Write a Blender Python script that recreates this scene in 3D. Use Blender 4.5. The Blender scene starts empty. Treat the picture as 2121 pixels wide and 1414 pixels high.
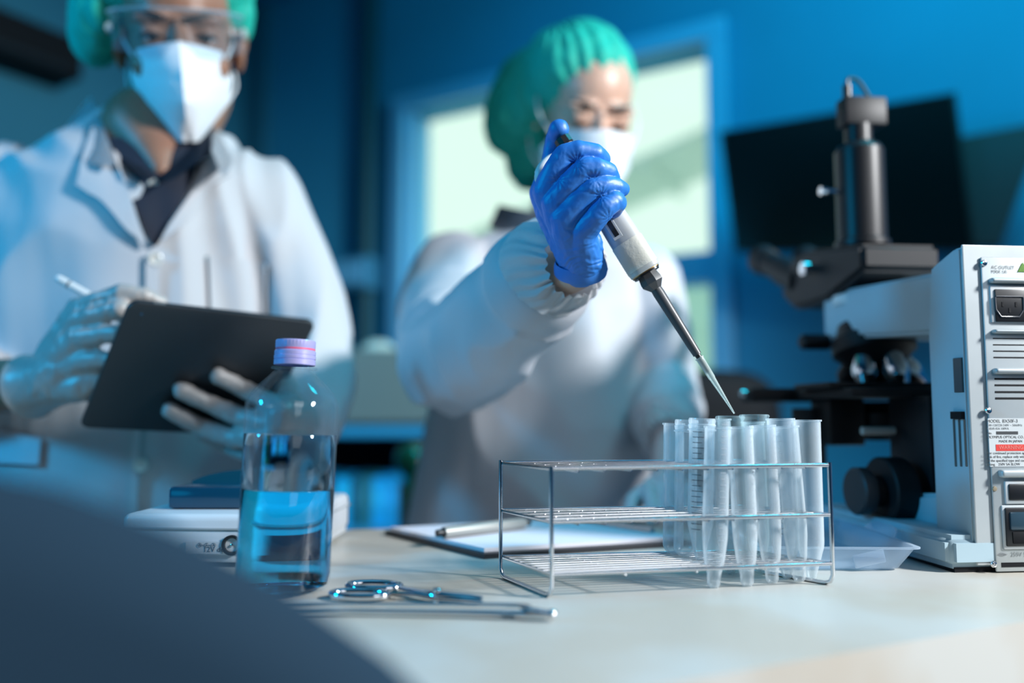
import bpy, bmesh, math, random
from math import sin, cos, pi, radians, sqrt
from mathutils import Vector, Matrix, noise
from mathutils.bvhtree import BVHTree
random.seed(4)
S = bpy.context.scene
COL = S.collection
V = Vector

# ------------------------------------------------------------------ camera
F = 1700.0                      # focal length in px of the 2121 px wide frame
PITCH = radians(4.9)
TZ = 0.75                       # table top height
CAM = V((0, 0, TZ + 0.131))
cam = bpy.data.cameras.new('camera'); co_ = bpy.data.objects.new('camera', cam); COL.objects.link(co_)
co_.location = CAM; co_.rotation_euler = (pi / 2 + PITCH, 0, 0)
cam.sensor_width = 36; cam.lens = F * 36 / 2121; cam.clip_start = 0.02; cam.clip_end = 60
cam.dof.use_dof = True; cam.dof.focus_distance = 0.66; cam.dof.aperture_fstop = 1.5
S.camera = co_
FW = V((0, cos(PITCH), sin(PITCH))); UP = V((0, -sin(PITCH), cos(PITCH)))
def ray(px, py): return FW + V((1, 0, 0)) * ((px - 1060.5) / F) + UP * ((707 - py) / F)
def P(px, py, Y): d = ray(px, py); return CAM + d * (Y / d.y)          # point at depth Y metres from the camera
def T(px, py, z=TZ): d = ray(px, py); return CAM + d * ((z - CAM.z) / d.z)   # point on a level at height z

# ------------------------------------------------------------------ world, lamps, exposure
w = bpy.data.worlds.new('world'); S.world = w; w.use_nodes = True
bg = w.node_tree.nodes['Background']; bg.inputs[0].default_value = (0.82, 1.0, 0.92, 1); bg.inputs[1].default_value = 1.15
S.view_settings.view_transform = 'Standard'; S.view_settings.look = 'None'
S.view_settings.exposure = 0.0; S.view_settings.gamma = 1.0; S.view_settings.use_curve_mapping = False
S.cycles.transparent_max_bounces = 32; S.cycles.max_bounces = 12; S.cycles.transmission_bounces = 12
S.cycles.sample_clamp_indirect = 6.0; S.cycles.caustics_reflective = False; S.cycles.caustics_refractive = False

def lamp(name, loc, target, energy, color, size=0.3, kind='AREA', spot=60, size_y=None):
    l = bpy.data.lights.new(name, kind); l.energy = energy; l.color = color
    if kind == 'AREA':
        l.size = size
        if size_y: l.shape = 'RECTANGLE'; l.size_y = size_y
    else:
        l.shadow_soft_size = size
        if kind == 'SPOT': l.spot_size = radians(spot); l.spot_blend = 0.5
    if 'fill' in name: l.specular_factor = 0.4
    o = bpy.data.objects.new(name, l); COL.objects.link(o); o.location = loc
    o.rotation_euler = (V(target) - V(loc)).to_track_quat('-Z', 'Y').to_euler()
    return o
lamp('key_lamp', (1.66, 0.02, 1.80), (0.0, 0.95, 0.85), 310, (0.97, 0.985, 1.0), 0.14, 'SPOT', 85)
lamp('blue_lamp', (-1.5, 0.22, 1.5), (0.1, 0.95, 0.95), 62, (0.0, 0.50, 1.0), 0.12, 'SPOT', 110)
lamp('blue_low_lamp', (-1.25, -0.35, 0.95), (-0.1, 0.3, 0.8), 2, (0.0, 0.5, 1.0), 0.15, 'SPOT', 70)
lamp('blue_wall_lamp', (1.0, 1.1, 2.5), (0.5, 2.7, 1.2), 18, (0.0, 0.75, 1.0), 0.5, 'AREA', size_y=0.5)
lamp('ceiling_fill', (-0.1, 0.9, 2.6), (-0.1, 1.0, 0), 4, (0.12, 0.6, 1.0), 1.6, 'AREA', size_y=1.6)
lamp('front_fill', (0.9, -1.0, 1.75), (-0.1, 0.9, 1.0), 6, (0.95, 0.97, 1.0), 0.8, 'AREA', size_y=0.8)

# ------------------------------------------------------------------ materials
MATS = {}
def mat(name, col, rough=0.5, metal=0.0, bump=0.0, bscale=200, var=0.0, vscale=6, spec=0.5, coat=0.0, sss=0.0, emit=None):
    if name in MATS: return MATS[name]
    m = bpy.data.materials.new(name); m.use_nodes = True; nt = m.node_tree; b = nt.nodes['Principled BSDF']
    b.inputs['Base Color'].default_value = (*col, 1); b.inputs['Roughness'].default_value = rough
    b.inputs['Metallic'].default_value = metal; b.inputs['Specular IOR Level'].default_value = spec
    b.inputs['Coat Weight'].default_value = coat
    if sss: b.inputs['Subsurface Weight'].default_value = sss; b.inputs['Subsurface Radius'].default_value = (.01, .004, .002); b.inputs['Subsurface Scale'].default_value = 1
    if emit: b.inputs['Emission Color'].default_value = (*emit[0], 1); b.inputs['Emission Strength'].default_value = emit[1]
    tc = nt.nodes.new('ShaderNodeTexCoord')
    if var:
        n = nt.nodes.new('ShaderNodeTexNoise'); n.inputs['Scale'].default_value = vscale; n.inputs['Detail'].default_value = 5
        nt.links.new(tc.outputs['Object'], n.inputs['Vector'])
        r = nt.nodes.new('ShaderNodeValToRGB'); nt.links.new(n.outputs['Fac'], r.inputs[0])
        r.color_ramp.elements[0].position = 0.35; r.color_ramp.elements[1].position = 0.65
        r.color_ramp.elements[0].color = (*[max(0, c * (1 - var)) for c in col], 1); r.color_ramp.elements[1].color = (*[min(1, c * (1 + var)) for c in col], 1)
        nt.links.new(r.outputs[0], b.inputs['Base Color'])
    if bump:
        n = nt.nodes.new('ShaderNodeTexNoise'); n.inputs['Scale'].default_value = bscale; n.inputs['Detail'].default_value = 4
        nt.links.new(tc.outputs['Object'], n.inputs['Vector'])
        u = nt.nodes.new('ShaderNodeBump'); u.inputs['Strength'].default_value = bump; u.inputs['Distance'].default_value = 0.001
        nt.links.new(n.outputs['Fac'], u.inputs['Height']); nt.links.new(u.outputs[0], b.inputs['Normal'])
    MATS[name] = m; return m

def thin(name, col, diffuse, gloss=0.1, rough=0.1, tint=(1, 1, 1), ior=1.45, edge=0.0):
    """thin clear or frosted plastic / glass: see-through, scattering and shiny parts mixed; denser at grazing angles"""
    m = bpy.data.materials.new(name); m.use_nodes = True; nt = m.node_tree; nt.nodes.clear(); N = nt.nodes.new; L = nt.links.new
    out = N('ShaderNodeOutputMaterial'); tr = N('ShaderNodeBsdfTransparent'); tr.inputs[0].default_value = (*tint, 1)
    df = N('ShaderNodeBsdfDiffuse'); df.inputs[0].default_value = (*col, 1); tl = N('ShaderNodeBsdfTranslucent'); tl.inputs[0].default_value = (*col, 1)
    dm = N('ShaderNodeMixShader'); dm.inputs[0].default_value = 0.5; L(df.outputs[0], dm.inputs[1]); L(tl.outputs[0], dm.inputs[2])
    lw = N('ShaderNodeLayerWeight'); lw.inputs['Blend'].default_value = 0.35
    ma = N('ShaderNodeMath'); ma.operation = 'MULTIPLY_ADD'; ma.inputs[1].default_value = edge; ma.inputs[2].default_value = diffuse; ma.use_clamp = True
    L(lw.outputs['Facing'], ma.inputs[0])
    m1 = N('ShaderNodeMixShader'); L(ma.outputs[0], m1.inputs[0]); L(tr.outputs[0], m1.inputs[1]); L(dm.outputs[0], m1.inputs[2])
    gl = N('ShaderNodeBsdfGlossy'); gl.inputs['Roughness'].default_value = rough
    fr = N('ShaderNodeMath'); fr.operation = 'POWER'; fr.inputs[1].default_value = 4; L(lw.outputs['Facing'], fr.inputs[0])
    mm = N('ShaderNodeMath'); mm.operation = 'MULTIPLY_ADD'; mm.use_clamp = True; mm.inputs[1].default_value = gloss; mm.inputs[2].default_value = 0.035; L(fr.outputs[0], mm.inputs[0])
    m2 = N('ShaderNodeMixShader'); L(mm.outputs[0], m2.inputs[0]); L(m1.outputs[0], m2.inputs[1]); L(gl.outputs[0], m2.inputs[2])
    L(m2.outputs[0], out.inputs[0]); MATS[name] = m; return m

def liquid(name, col, ior=1.33):
    m = bpy.data.materials.new(name); m.use_nodes = True; b = m.node_tree.nodes['Principled BSDF']
    b.inputs['Base Color'].default_value = (*col, 1); b.inputs['Roughness'].default_value = 0.0
    b.inputs['Transmission Weight'].default_value = 1.0; b.inputs['IOR'].default_value = ior; MATS[name] = m; return m

STEEL = mat('stainless_steel', (0.62, 0.63, 0.65), 0.16, 1.0)
CHROME = mat('polished_steel', (0.70, 0.72, 0.75), 0.10, 1.0)
BLACKP = mat('black_plastic', (0.008, 0.009, 0.011), 0.35)
BLACKM = mat('black_matt', (0.004, 0.005, 0.007), 0.7, spec=0.2)
WHITEP = mat('white_plastic', (0.62, 0.65, 0.66), 0.4)
GREYP = mat('pipette_grey', (0.48, 0.50, 0.49), 0.35)
COAT = mat('coat_cotton', (0.49, 0.505, 0.53), 0.85, bump=0.15, bscale=900)
GOWN = mat('gown_nonwoven', (0.50, 0.51, 0.545), 0.55, bump=0.15, bscale=600)
SKINM = mat('skin_tan', (0.27, 0.135, 0.085), 0.45, var=0.08, vscale=40, sss=0.15)
SKINW = mat('skin_light', (0.55, 0.34, 0.25), 0.42, var=0.06, vscale=40, sss=0.15)
GLOVE = mat('blue_nitrile', (0.018, 0.17, 0.56), 0.48, bump=0.2, bscale=260, spec=0.7)
LATEX = mat('pale_latex', (0.36, 0.35, 0.34), 0.4, bump=0.3, bscale=150)
CUFFM = mat('cuff_gown_brightened', (0.80, 0.81, 0.83), 0.6, bump=0.15, bscale=600)  # gown colour lightened to offset the hand's shadow on the cuff
MASKM = mat('mask_white', (0.72, 0.74, 0.76), 0.8)
NAVY = mat('navy_cotton', (0.006, 0.012, 0.028), 0.8, bump=0.1)
HAIR = mat('dark_hair', (0.008, 0.006, 0.005), 0.5)
CAPW = mat('cap_green', (0.0, 0.36, 0.27), 0.7, bump=0.5, bscale=300)
TUBEP = thin('frosted_polypropylene', (0.86, 0.92, 0.95), 0.13, 0.25, 0.18, (0.97, 0.99, 1.0), 1.35, edge=0.46)
TUBEC = thin('clear_polystyrene', (0.80, 0.88, 0.92), 0.12, 0.25, 0.10, (0.95, 0.98, 1.0), 1.4, edge=0.38)
GLASS = thin('clear_glass', (0.75, 0.9, 0.92), 0.03, 0.6, 0.03, (0.97, 1.0, 1.0), 1.5, edge=0.35)
PET = thin('clear_pet', (0.55, 0.7, 0.8), 0.0, 0.35, 0.03, (0.97, 0.99, 1.0), 1.5, edge=0.03)
TRAYP = thin('tray_plastic', (0.66, 0.78, 0.90), 0.30, 0.3, 0.15, (0.92, 0.96, 1.0), 1.4, edge=0.35)
PANE = thin('window_glass', (0.8, 0.95, 0.9), 0.03, 0.2, 0.03, (0.95, 1.0, 0.97), 1.45)

# ------------------------------------------------------------------ mesh helpers
def new_mesh(name, bm, smooth=True):
    bmesh.ops.recalc_face_normals(bm, faces=bm.faces[:])
    me = bpy.data.meshes.new(name); bm.to_mesh(me); bm.free()
    if smooth:
        for p in me.polygons: p.use_smooth = True
    return me
def obj(name, bm, m=None, parent=None, smooth=True, sharp=40):
    me = bm if isinstance(bm, bpy.types.Mesh) else new_mesh(name, bm, smooth)
    if smooth and sharp and not isinstance(bm, bpy.types.Mesh): me.set_sharp_from_angle(angle=radians(sharp))
    o = bpy.data.objects.new(name, me); COL.objects.link(o)
    if m: me.materials.append(m)
    if parent is not None:
        o.parent = parent; o.matrix_parent_inverse = parent.matrix_world.inverted()
    return o
def tag(o, label, cat, group=None, kind=None):
    if label: o['label'] = label
    if cat: o['category'] = cat
    if group: o['group'] = group
    if kind: o['kind'] = kind
    return o
def thing(name, label, cat, loc=(0, 0, 0), rz=0, group=None):
    o = bpy.data.objects.new(name, None); COL.objects.link(o); o.location = loc; o.rotation_euler = (0, 0, rz)
    o.empty_display_size = 0.02
    o.matrix_world = Matrix.Translation(V(loc)) @ Matrix.Rotation(rz, 4, 'Z')
    return tag(o, label, cat, group)
def struct(name, bm, m, smooth=False):
    o = obj(name, bm, m, smooth=smooth); o['kind'] = 'structure'; return o
def box(bm, lo, hi, M=None, bev=0, seg=2):
    lo, hi = V(lo), V(hi)
    r = bmesh.ops.create_cube(bm, size=1.0, matrix=Matrix.Translation((lo + hi) / 2) @ Matrix.Diagonal((*(hi - lo), 1)))
    vs = r['verts']
    if bev:
        es = list({e for v in vs for e in v.link_edges})
        g = bmesh.ops.bevel(bm, geom=es, offset=bev, segments=seg, affect='EDGES', profile=0.5)
        vs = list({v for f in g['faces'] for v in f.verts} | {v for v in vs if v.is_valid})
        # every vertex connected
        seen = set(vs); st = list(vs)
        while st:
            v = st.pop()
            for e in v.link_edges:
                o = e.other_vert(v)
                if o not in seen: seen.add(o); st.append(o)
        vs = list(seen)
    if M is not None: bmesh.ops.transform(bm, matrix=M, verts=vs)
    return vs
def frame_to(p0, p1):
    z = (V(p1) - V(p0)).normalized(); q = V((0, 0, 1)).rotation_difference(z)
    return Matrix.Translation(V(p0)) @ q.to_matrix().to_4x4()
def lathe(bm, prof, M=None, n=32, closed=False):
    """prof: list of (r, z)"""
    rings = []
    for r, z in prof:
        if r < 1e-6: rings.append([bm.verts.new((0, 0, z))])
        else: rings.append([bm.verts.new((r * cos(2 * pi * i / n), r * sin(2 * pi * i / n), z)) for i in range(n)])
    pr = list(zip(rings, rings[1:])) + ([(rings[-1], rings[0])] if closed else [])
    for a, b in pr:
        for i in range(n):
            j = (i + 1) % n
            if len(a) == 1 and len(b) == 1: continue
            if len(a) == 1: bm.faces.new((a[0], b[j], b[i]))
            elif len(b) == 1: bm.faces.new((a[i], a[j], b[0]))
            else: bm.faces.new((a[i], a[j], b[j], b[i]))
    if M is not None: bmesh.ops.transform(bm, matrix=M, verts=[v for r in rings for v in r])
def tube(bm, pts, rad, n=10, loop=False, flat=1.0, cap=True):
    pts = [V(p) for p in pts]; m = len(pts)
    rad = rad if isinstance(rad, (list, tuple)) else [rad] * m
    rings = []; nrm = None
    for i, p in enumerate(pts):
        a = pts[(i - 1) % m] if (loop or i > 0) else p; b = pts[(i + 1) % m] if (loop or i < m - 1) else p
        t = (b - a).normalized()
        if nrm is None:
            nrm = t.orthogonal().normalized() if flat == 1.0 else (V((0, 0, 1)) - t * t.z).normalized()
        nrm = (nrm - t * nrm.dot(t)).normalized(); bi = t.cross(nrm)
        rings.append([bm.verts.new(p + (nrm * cos(2 * pi * k / n) * flat + bi * sin(2 * pi * k / n)) * rad[i]) for k in range(n)])
    for i in range(m if loop else m - 1):
        a, b = rings[i], rings[(i + 1) % m]
        for k in range(n): bm.faces.new((a[k], a[(k + 1) % n], b[(k + 1) % n], b[k]))
    if not loop and cap: bm.faces.new(rings[0][::-1]); bm.faces.new(rings[-1])
def smooth_path(pts, k=6, loop=False):
    pts = [V(p) for p in pts]; n = len(pts); out = []
    rng = range(n) if loop else range(n - 1)
    for i in rng:
        if loop: p0, p1, p2, p3 = pts[i - 1], pts[i], pts[(i + 1) % n], pts[(i + 2) % n]
        else: p0, p1, p2, p3 = pts[max(i - 1, 0)], pts[i], pts[i + 1], pts[min(i + 2, n - 1)]
        for s in range(k):
            t = s / k
            out.append(0.5 * ((2 * p1) + (p2 - p0) * t + (2 * p0 - 5 * p1 + 4 * p2 - p3) * t * t + (3 * p1 - p0 - 3 * p2 + p3) * t ** 3))
    if not loop: out.append(pts[-1])
    return out
_SPH = {}
def unit_sphere(u, v):
    if (u, v) not in _SPH:
        vs = [(0, 0, 1)]; fs = []
        for j in range(1, v):
            for i in range(u): vs.append((sin(pi * j / v) * cos(2 * pi * i / u), sin(pi * j / v) * sin(2 * pi * i / u), cos(pi * j / v)))
        vs.append((0, 0, -1)); n = len(vs) - 1
        for i in range(u):
            k = (i + 1) % u; fs.append((0, 1 + i, 1 + k)); fs.append((n, n - u + k, n - u + i))
            for j in range(v - 2): a = 1 + j * u; fs.append((a + i, a + u + i, a + u + k, a + k))
        _SPH[(u, v)] = ([V(p) for p in vs], fs)
    return _SPH[(u, v)]
class Soup:
    """light collector of overlapping closed volumes, welded later by blob()"""
    def __init__(s): s.v = []; s.f = []
    def add(s, vs, fs): n = len(s.v); s.v += [tuple(p) for p in vs]; s.f += [tuple(i + n for i in f) for f in fs]
def ell(bm, c, r, M=None, u=20, v=14):
    if isinstance(bm, Soup):
        m = Matrix.Translation(V(c)) @ (M or Matrix()) @ Matrix.Diagonal((*((r, r, r) if isinstance(r, (int, float)) else r), 1))
        a, f = unit_sphere(u, v); bm.add([m @ p for p in a], f); return
    m = Matrix.Translation(V(c)) @ (M or Matrix()) @ Matrix.Diagonal((*((r, r, r) if isinstance(r, (int, float)) else r), 1))
    bmesh.ops.create_uvsphere(bm, u_segments=u, v_segments=v, radius=1.0, matrix=m)
def chain(bm, pts, sub=5, n=14):
    """a limb: pts = [(Vector, radius)...], spheres swept along it"""
    P0 = [V((*p, )) for p, r in pts]; R0 = [r for p, r in pts]
    for p, r in zip(P0, R0): ell(bm, p, r, u=n, v=12)
    for i in range(len(P0) - 1):
        M = frame_to(P0[i], P0[i + 1]); L = (P0[i + 1] - P0[i]).length; ra, rb = R0[i], R0[i + 1]
        k = (ra - rb) / max(L, 1e-6); k = max(-.95, min(.95, k)); c = sqrt(1 - k * k)       # cone tangent to both spheres
        a = [M @ V((ra * c * cos(2 * pi * j / n), ra * c * sin(2 * pi * j / n), ra * k)) for j in range(n)]
        b = [M @ V((rb * c * cos(2 * pi * j / n), rb * c * sin(2 * pi * j / n), L + rb * k)) for j in range(n)]
        bm.add(a + b, [(j, (j + 1) % n, n + (j + 1) % n, n + j) for j in range(n)] + [tuple(range(n))[::-1], tuple(range(n, 2 * n))])
def blob(bm, voxel, smooth=4, fac=0.5, fn=None):
    """weld overlapping volumes into one continuous skin"""
    me = bpy.data.meshes.new('tmp'); me.from_pydata(bm.v, [], bm.f); me.update()
    o = bpy.data.objects.new('tmp', me); COL.objects.link(o)
    r = o.modifiers.new('r', 'REMESH'); r.mode = 'VOXEL'; r.voxel_size = voxel; r.adaptivity = 0; r.use_smooth_shade = True
    if smooth: s = o.modifiers.new('s', 'SMOOTH'); s.iterations = smooth; s.factor = fac
    dg = bpy.context.evaluated_depsgraph_get(); out = bpy.data.meshes.new_from_object(o.evaluated_get(dg))
    bpy.data.objects.remove(o); bpy.data.meshes.remove(me)
    if fn:
        ns = [v.normal.copy() for v in out.vertices]
        for v, nn in zip(out.vertices, ns): v.co = v.co + nn * fn(v.co, nn)
    for p in out.polygons: p.use_smooth = True
    out.materials.clear(); out.update()
    return out
def put(name, me, m, parent=None):
    me.name = name; me.materials.clear(); return obj(name, me, m, parent)
def bvh(me):
    return BVHTree.FromPolygons([v.co.copy() for v in me.vertices], [tuple(p.vertices) for p in me.polygons])
def hit(tree, px, py, off=0.003, default=None):
    d = ray(px, py).normalized(); r = tree.ray_cast(CAM, d)
    if r[0] is None: return P(px, py, default) if default else None
    return r[0] + r[1] * off if r[1].dot(d) < 0 else r[0] - r[1] * off
def slab(corners, th, M=None, bev=0.0, rounds=0):
    """flat plate through four corners, th = vector of its thickness"""
    bm = bmesh.new(); a = [bm.verts.new(c) for c in corners]; b = [bm.verts.new(V(c) + V(th)) for c in corners]
    bm.faces.new(a); bm.faces.new(b[::-1]); n = len(a)
    side = [bm.faces.new((a[i], b[i], b[(i + 1) % n], a[(i + 1) % n])) for i in range(n)]
    if rounds:
        es = [e for e in bm.edges if (e.verts[0] in a) != (e.verts[1] in a)]
        bmesh.ops.bevel(bm, geom=es, offset=rounds, segments=5, affect='EDGES')
    if bev: bmesh.ops.bevel(bm, geom=[e for e in bm.edges if e.calc_face_angle(0) > 0.9], offset=bev, segments=2, affect='EDGES')
    return bm
def rrslab(c, ex, ey, W, Hh, n, th, r, ch=.0):
    """rounded-corner plate: corner c, unit axes ex, ey, size W x Hh, thickness th along n, corner radius r, chamfer ch"""
    bm = bmesh.new()
    def ring(ins, d):
        out = []
        for cx, cy, a0 in ((W - r, r, -pi / 2), (W - r, Hh - r, 0), (r, Hh - r, pi / 2), (r, r, pi)):
            for k in range(7): a = a0 + k * pi / 12; out.append(bm.verts.new(c + ex * (cx + (r - ins) * cos(a)) + ey * (cy + (r - ins) * sin(a)) + n * d))
        return out
    rg = [ring(ch * 1.6, 0), ring(ch * .5, ch * .3), ring(0, ch), ring(0, th - ch * .3), ring(ch * .3, th)] if ch else [ring(0, 0), ring(0, th)]
    for a, b in zip(rg, rg[1:]):
        for i in range(28): bm.faces.new((a[i], a[(i + 1) % 28], b[(i + 1) % 28], b[i]))
    bm.faces.new(rg[0]); bm.faces.new(rg[-1]); return bm
def drape(tree, outline, off=0.004, th=0.002, default=1.0, nu=14, sub=1):
    """cloth piece lying on a garment: outline = left and right edge lists of (px,py) pairs from top to bottom"""
    bm = bmesh.new(); rows = []
    L, R = outline
    def at(pl, t):
        x = t * (len(pl) - 1); i = min(int(x), len(pl) - 2); f = x - i
        return pl[i][0] * (1 - f) + pl[i + 1][0] * f, pl[i][1] * (1 - f) + pl[i + 1][1] * f
    nv = 24
    for j in range(nv + 1):
        a, b = at(L, j / nv), at(R, j / nv); row = []
        for i in range(nu + 1):
            t = i / nu; px, py = a[0] * (1 - t) + b[0] * t, a[1] * (1 - t) + b[1] * t
            p = hit(tree, px, py, off, default); row.append(bm.verts.new(p))
        rows.append(row)
    for j in range(nv):
        for i in range(nu): bm.faces.new((rows[j][i], rows[j][i + 1], rows[j + 1][i + 1], rows[j + 1][i]))
    for _ in range(3): bmesh.ops.smooth_vert(bm, verts=bm.verts[:], factor=0.5, use_axis_x=True, use_axis_y=True, use_axis_z=True)
    bmesh.ops.solidify(bm, geom=bm.faces[:], thickness=th)
    return bm
def text(name, body, size, M, m, parent, ext=0.00008, align='LEFT'):
    c = bpy.data.curves.new(name, 'FONT'); c.body = body; c.size = size; c.extrude = ext; c.align_x = align; c.resolution_u = 3
    tmp = bpy.data.objects.new('tmp', c); COL.objects.link(tmp)
    dg = bpy.context.evaluated_depsgraph_get(); me = bpy.data.meshes.new_from_object(tmp.evaluated_get(dg)); bpy.data.objects.remove(tmp)
    me.transform(M); return put(name, me, m, parent)

# ================================================================== THE ROOM
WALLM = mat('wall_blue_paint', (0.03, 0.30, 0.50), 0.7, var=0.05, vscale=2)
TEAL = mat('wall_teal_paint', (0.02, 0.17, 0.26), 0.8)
TRIM = mat('trim_pale_blue', (0.16, 0.52, 0.80), 0.45)
O = V((0.638, 2.60, 0)); A = V((-0.860, 0.511, 0)).normalized(); B = V((-A.y, A.x, 0)); B = B if B.y < 0 else -B   # A: left along the window wall, B: into the room
ROOM = Matrix(((A.x, B.x, 0, O.x), (A.y, B.y, 0, O.y), (0, 0, 1, 0), (0, 0, 0, 1)))                                   # local (a, b, z) -> world
def onwall(px, py, b=0.0):
    d = ray(px, py); t = (b - (CAM - O).dot(B)) / d.dot(B); p = CAM + d * t
    return (p - O).dot(A), p.z, p
def wbox(name, lo, hi, m, bev=0, parent=None, st=True):
    bm = bmesh.new(); box(bm, lo, hi, ROOM, bev); o = obj(name, bm, m, parent, smooth=False)
    if st: o['kind'] = 'structure'
    return o
wa0, wz0, _ = onwall(1478, 528); wa1, wz1, _ = onwall(850, 228); _, wz1b, _ = onwall(1478, 97); _, wz0b, _ = onwall(860, 578)
wz1 = (wz1 + wz1b) / 2; wz0 = (wz0 + wz0b) / 2
lz1 = wz0 - 0.10; lz0 = 0.86                          # the lower row of panes
H = 2.75
bm = bmesh.new()
for lo, hi in (((-2.4, -0.12, 0), (wa0 - .0, 0, H)), ((wa1, -0.12, 0), (2.3, 0, H)), ((wa0, -0.12, wz1), (wa1, 0, H)), ((wa0, -0.12, 0), (wa1, 0, lz0)), (((wa0 + wa1) / 2, -0.12, lz0), (wa1, 0, lz1 + .01))): box(bm, lo, hi, ROOM)
struct('wall_back', bm, WALLM)
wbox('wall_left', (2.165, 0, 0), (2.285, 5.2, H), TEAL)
wbox('wall_right', (-2.4, 0, 0), (-2.28, 5.2, H), WALLM)
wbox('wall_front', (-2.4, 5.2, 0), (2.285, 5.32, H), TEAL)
wbox('floor', (-2.4, -0.12, -0.1), (2.285, 5.32, 0), mat('floor_vinyl', (0.10, 0.16, 0.20), 0.4))
wbox('ceiling', (-2.4, -0.12, H), (2.285, 5.32, H + 0.1), WALLM)
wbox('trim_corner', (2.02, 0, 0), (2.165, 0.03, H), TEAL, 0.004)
# window: frame, casing, sill bars, panes
fr = 0.05
wf = bpy.data.objects.new('window_1', None); COL.objects.link(wf); wf.location = O + A * wa0; wf['kind'] = 'structure'; wf.matrix_world = Matrix.Translation(wf.location)
cw = 0.065
for nm, lo, hi in (('casing_top', (wa0 - cw, 0.0, wz1), (wa1 + cw, 0.045, wz1 + cw)), ('casing_side', (wa0 - cw, 0.0, lz0 - cw), (wa0, 0.045, wz1)),
                   ('casing_side', (wa1, 0.0, lz0 - cw), (wa1 + cw, 0.045, wz1)), ('casing_bottom', (wa0 - cw, 0, lz0 - cw), (wa1 + cw, 0.045, lz0)),
                   ('transom', (wa0, -0.09, lz1), (wa1, 0.03, wz0)), ('jamb', (wa0, -0.11, lz0), (wa0 + .012, 0, wz1)), ('jamb', (wa1 - .02, -0.11, lz0), (wa1, 0, wz1)),
                   ('mullion', ((wa0 + wa1) / 2 - .02, -0.08, lz0), ((wa0 + wa1) / 2 + .02, -0.03, wz1))):
    wbox(nm, lo, hi, TRIM, 0.004, wf, False)
for (a0, a1) in ((wa0 + .012, (wa0 + wa1) / 2 - .02), ((wa0 + wa1) / 2 + .02, wa1 - .02)):
    for z0, z1 in ((lz0, lz1), (wz0, wz1)):
        if z0 == lz0 and a1 > (wa0 + wa1) / 2: continue
        wbox('pane', (a0, -0.062, z0), (a1, -0.058, z1), PANE, 0, wf, False)

# outside the window: pale wall, sloping awning, hedge
def outp(px, py, b): return onwall(px, py, b)[2]
ow = wbox('neighbouring_wall', (-2.5, -3.2, 0), (4.5, -3.0, 1.75), mat('outdoor_wall_pale', (0.66, 0.84, 0.74), 0.9, var=0.12, vscale=1.5), 0, None, False)
tag(ow, 'pale green wall of the building seen outside the window', 'wall')
bm = bmesh.new(); box(bm, (-0.2, -2.6, 0), (4.2, -1.9, 0.03), ROOM @ Matrix.Translation((0, 0, 2.62)) @ Matrix.Rotation(radians(15), 4, 'Y'))
for i in range(8): box(bm, (-0.2 + i * .6, -2.6, -.06), (-0.15 + i * .6, -1.9, 0), ROOM @ Matrix.Translation((0, 0, 2.62)) @ Matrix.Rotation(radians(15), 4, 'Y'))
tag(obj('awning', bm, mat('awning_grey', (0.66, 0.74, 0.68), 0.8), smooth=False), 'grey sloping awning outside the window behind the capped woman', 'awning')
def bush(name, a, b, z, r, label):
    bm = bmesh.new()
    for i in range(46):
        d = V((random.gauss(0, 1), random.gauss(0, 1), random.gauss(0, 1))).normalized() * random.random() ** .4 * r
        bmesh.ops.create_icosphere(bm, subdivisions=1, radius=r * random.uniform(.16, .3), matrix=Matrix.Translation(ROOM @ V((a, b, z)) + V((d.x * 1.3, d.y, d.z))))
    o = obj('shrub', bm, mat('shrub_leaf', (0.16, 0.36, 0.22), 0.8, var=0.4, vscale=9)); tag(o, label, 'shrub'); return o
bush('shrub', 0.1, -1.6, 0.6, 0.5, 'green shrub outside the right side of the window')
bush('shrub', 2.0, -1.6, 0.6, 0.5, 'green shrub outside the left side of the window')

# conduit and switch box on the window wall
ca, _, _ = onwall(775, 300)
bm = bmesh.new(); lathe(bm, [(0, 0.9), (.035, 0.9), (.035, H), (0, H)], ROOM @ Matrix.Translation((ca, .037, 0)), 16)
tag(obj('conduit', bm, mat('conduit_green', (0.0, 0.07, 0.10), 0.6)), 'dark green vertical pipe on the blue wall left of the window', 'pipe')
a1, z1, _ = onwall(706, 545); a0, z0, _ = onwall(790, 602)
t = thing('switch_box', 'blue grey switch box at the foot of the dark green wall pipe', 'switch box', ROOM @ V(((a0 + a1) / 2, 0, z0)))
wbox('housing', (a0, 0, z0), (a1, .09, z1), mat('box_blue', (0.05, 0.26, 0.42), 0.5), .01, t, False)
wbox('cover', (a0 + .02, .09, z0 + .02), (a1 - .02, .10, z1 - .02), TRIM, .003, t, False)
# black shelf on the left wall
def onleft(px, py, d=0.0):
    dr = ray(px, py); tt = (2.165 - d - (CAM - O).dot(A)) / dr.dot(A); return CAM + dr * tt
p = onleft(20, 60, .1); q = onleft(150, 130, .1)
bb0, bb1 = (q - O).dot(B), (onleft(-200, 60, .1) - O).dot(B)
zt = onleft(150, 92, .1).z; zb = onleft(150, 176, .1).z
t = thing('air_conditioner', 'long black unit mounted high on the teal wall behind the man', 'air conditioner', ROOM @ V((2.165, bb0, zb)))
wbox('housing', (2.165 - .17, bb0, zb), (2.165, bb1, zt), BLACKM, .012, t, False)
wbox('louvre', (2.165 - .185, bb0 + .05, zb + .01), (2.165 - .17, bb1 - .05, zb + .03), BLACKP, 0, t, False)

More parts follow.
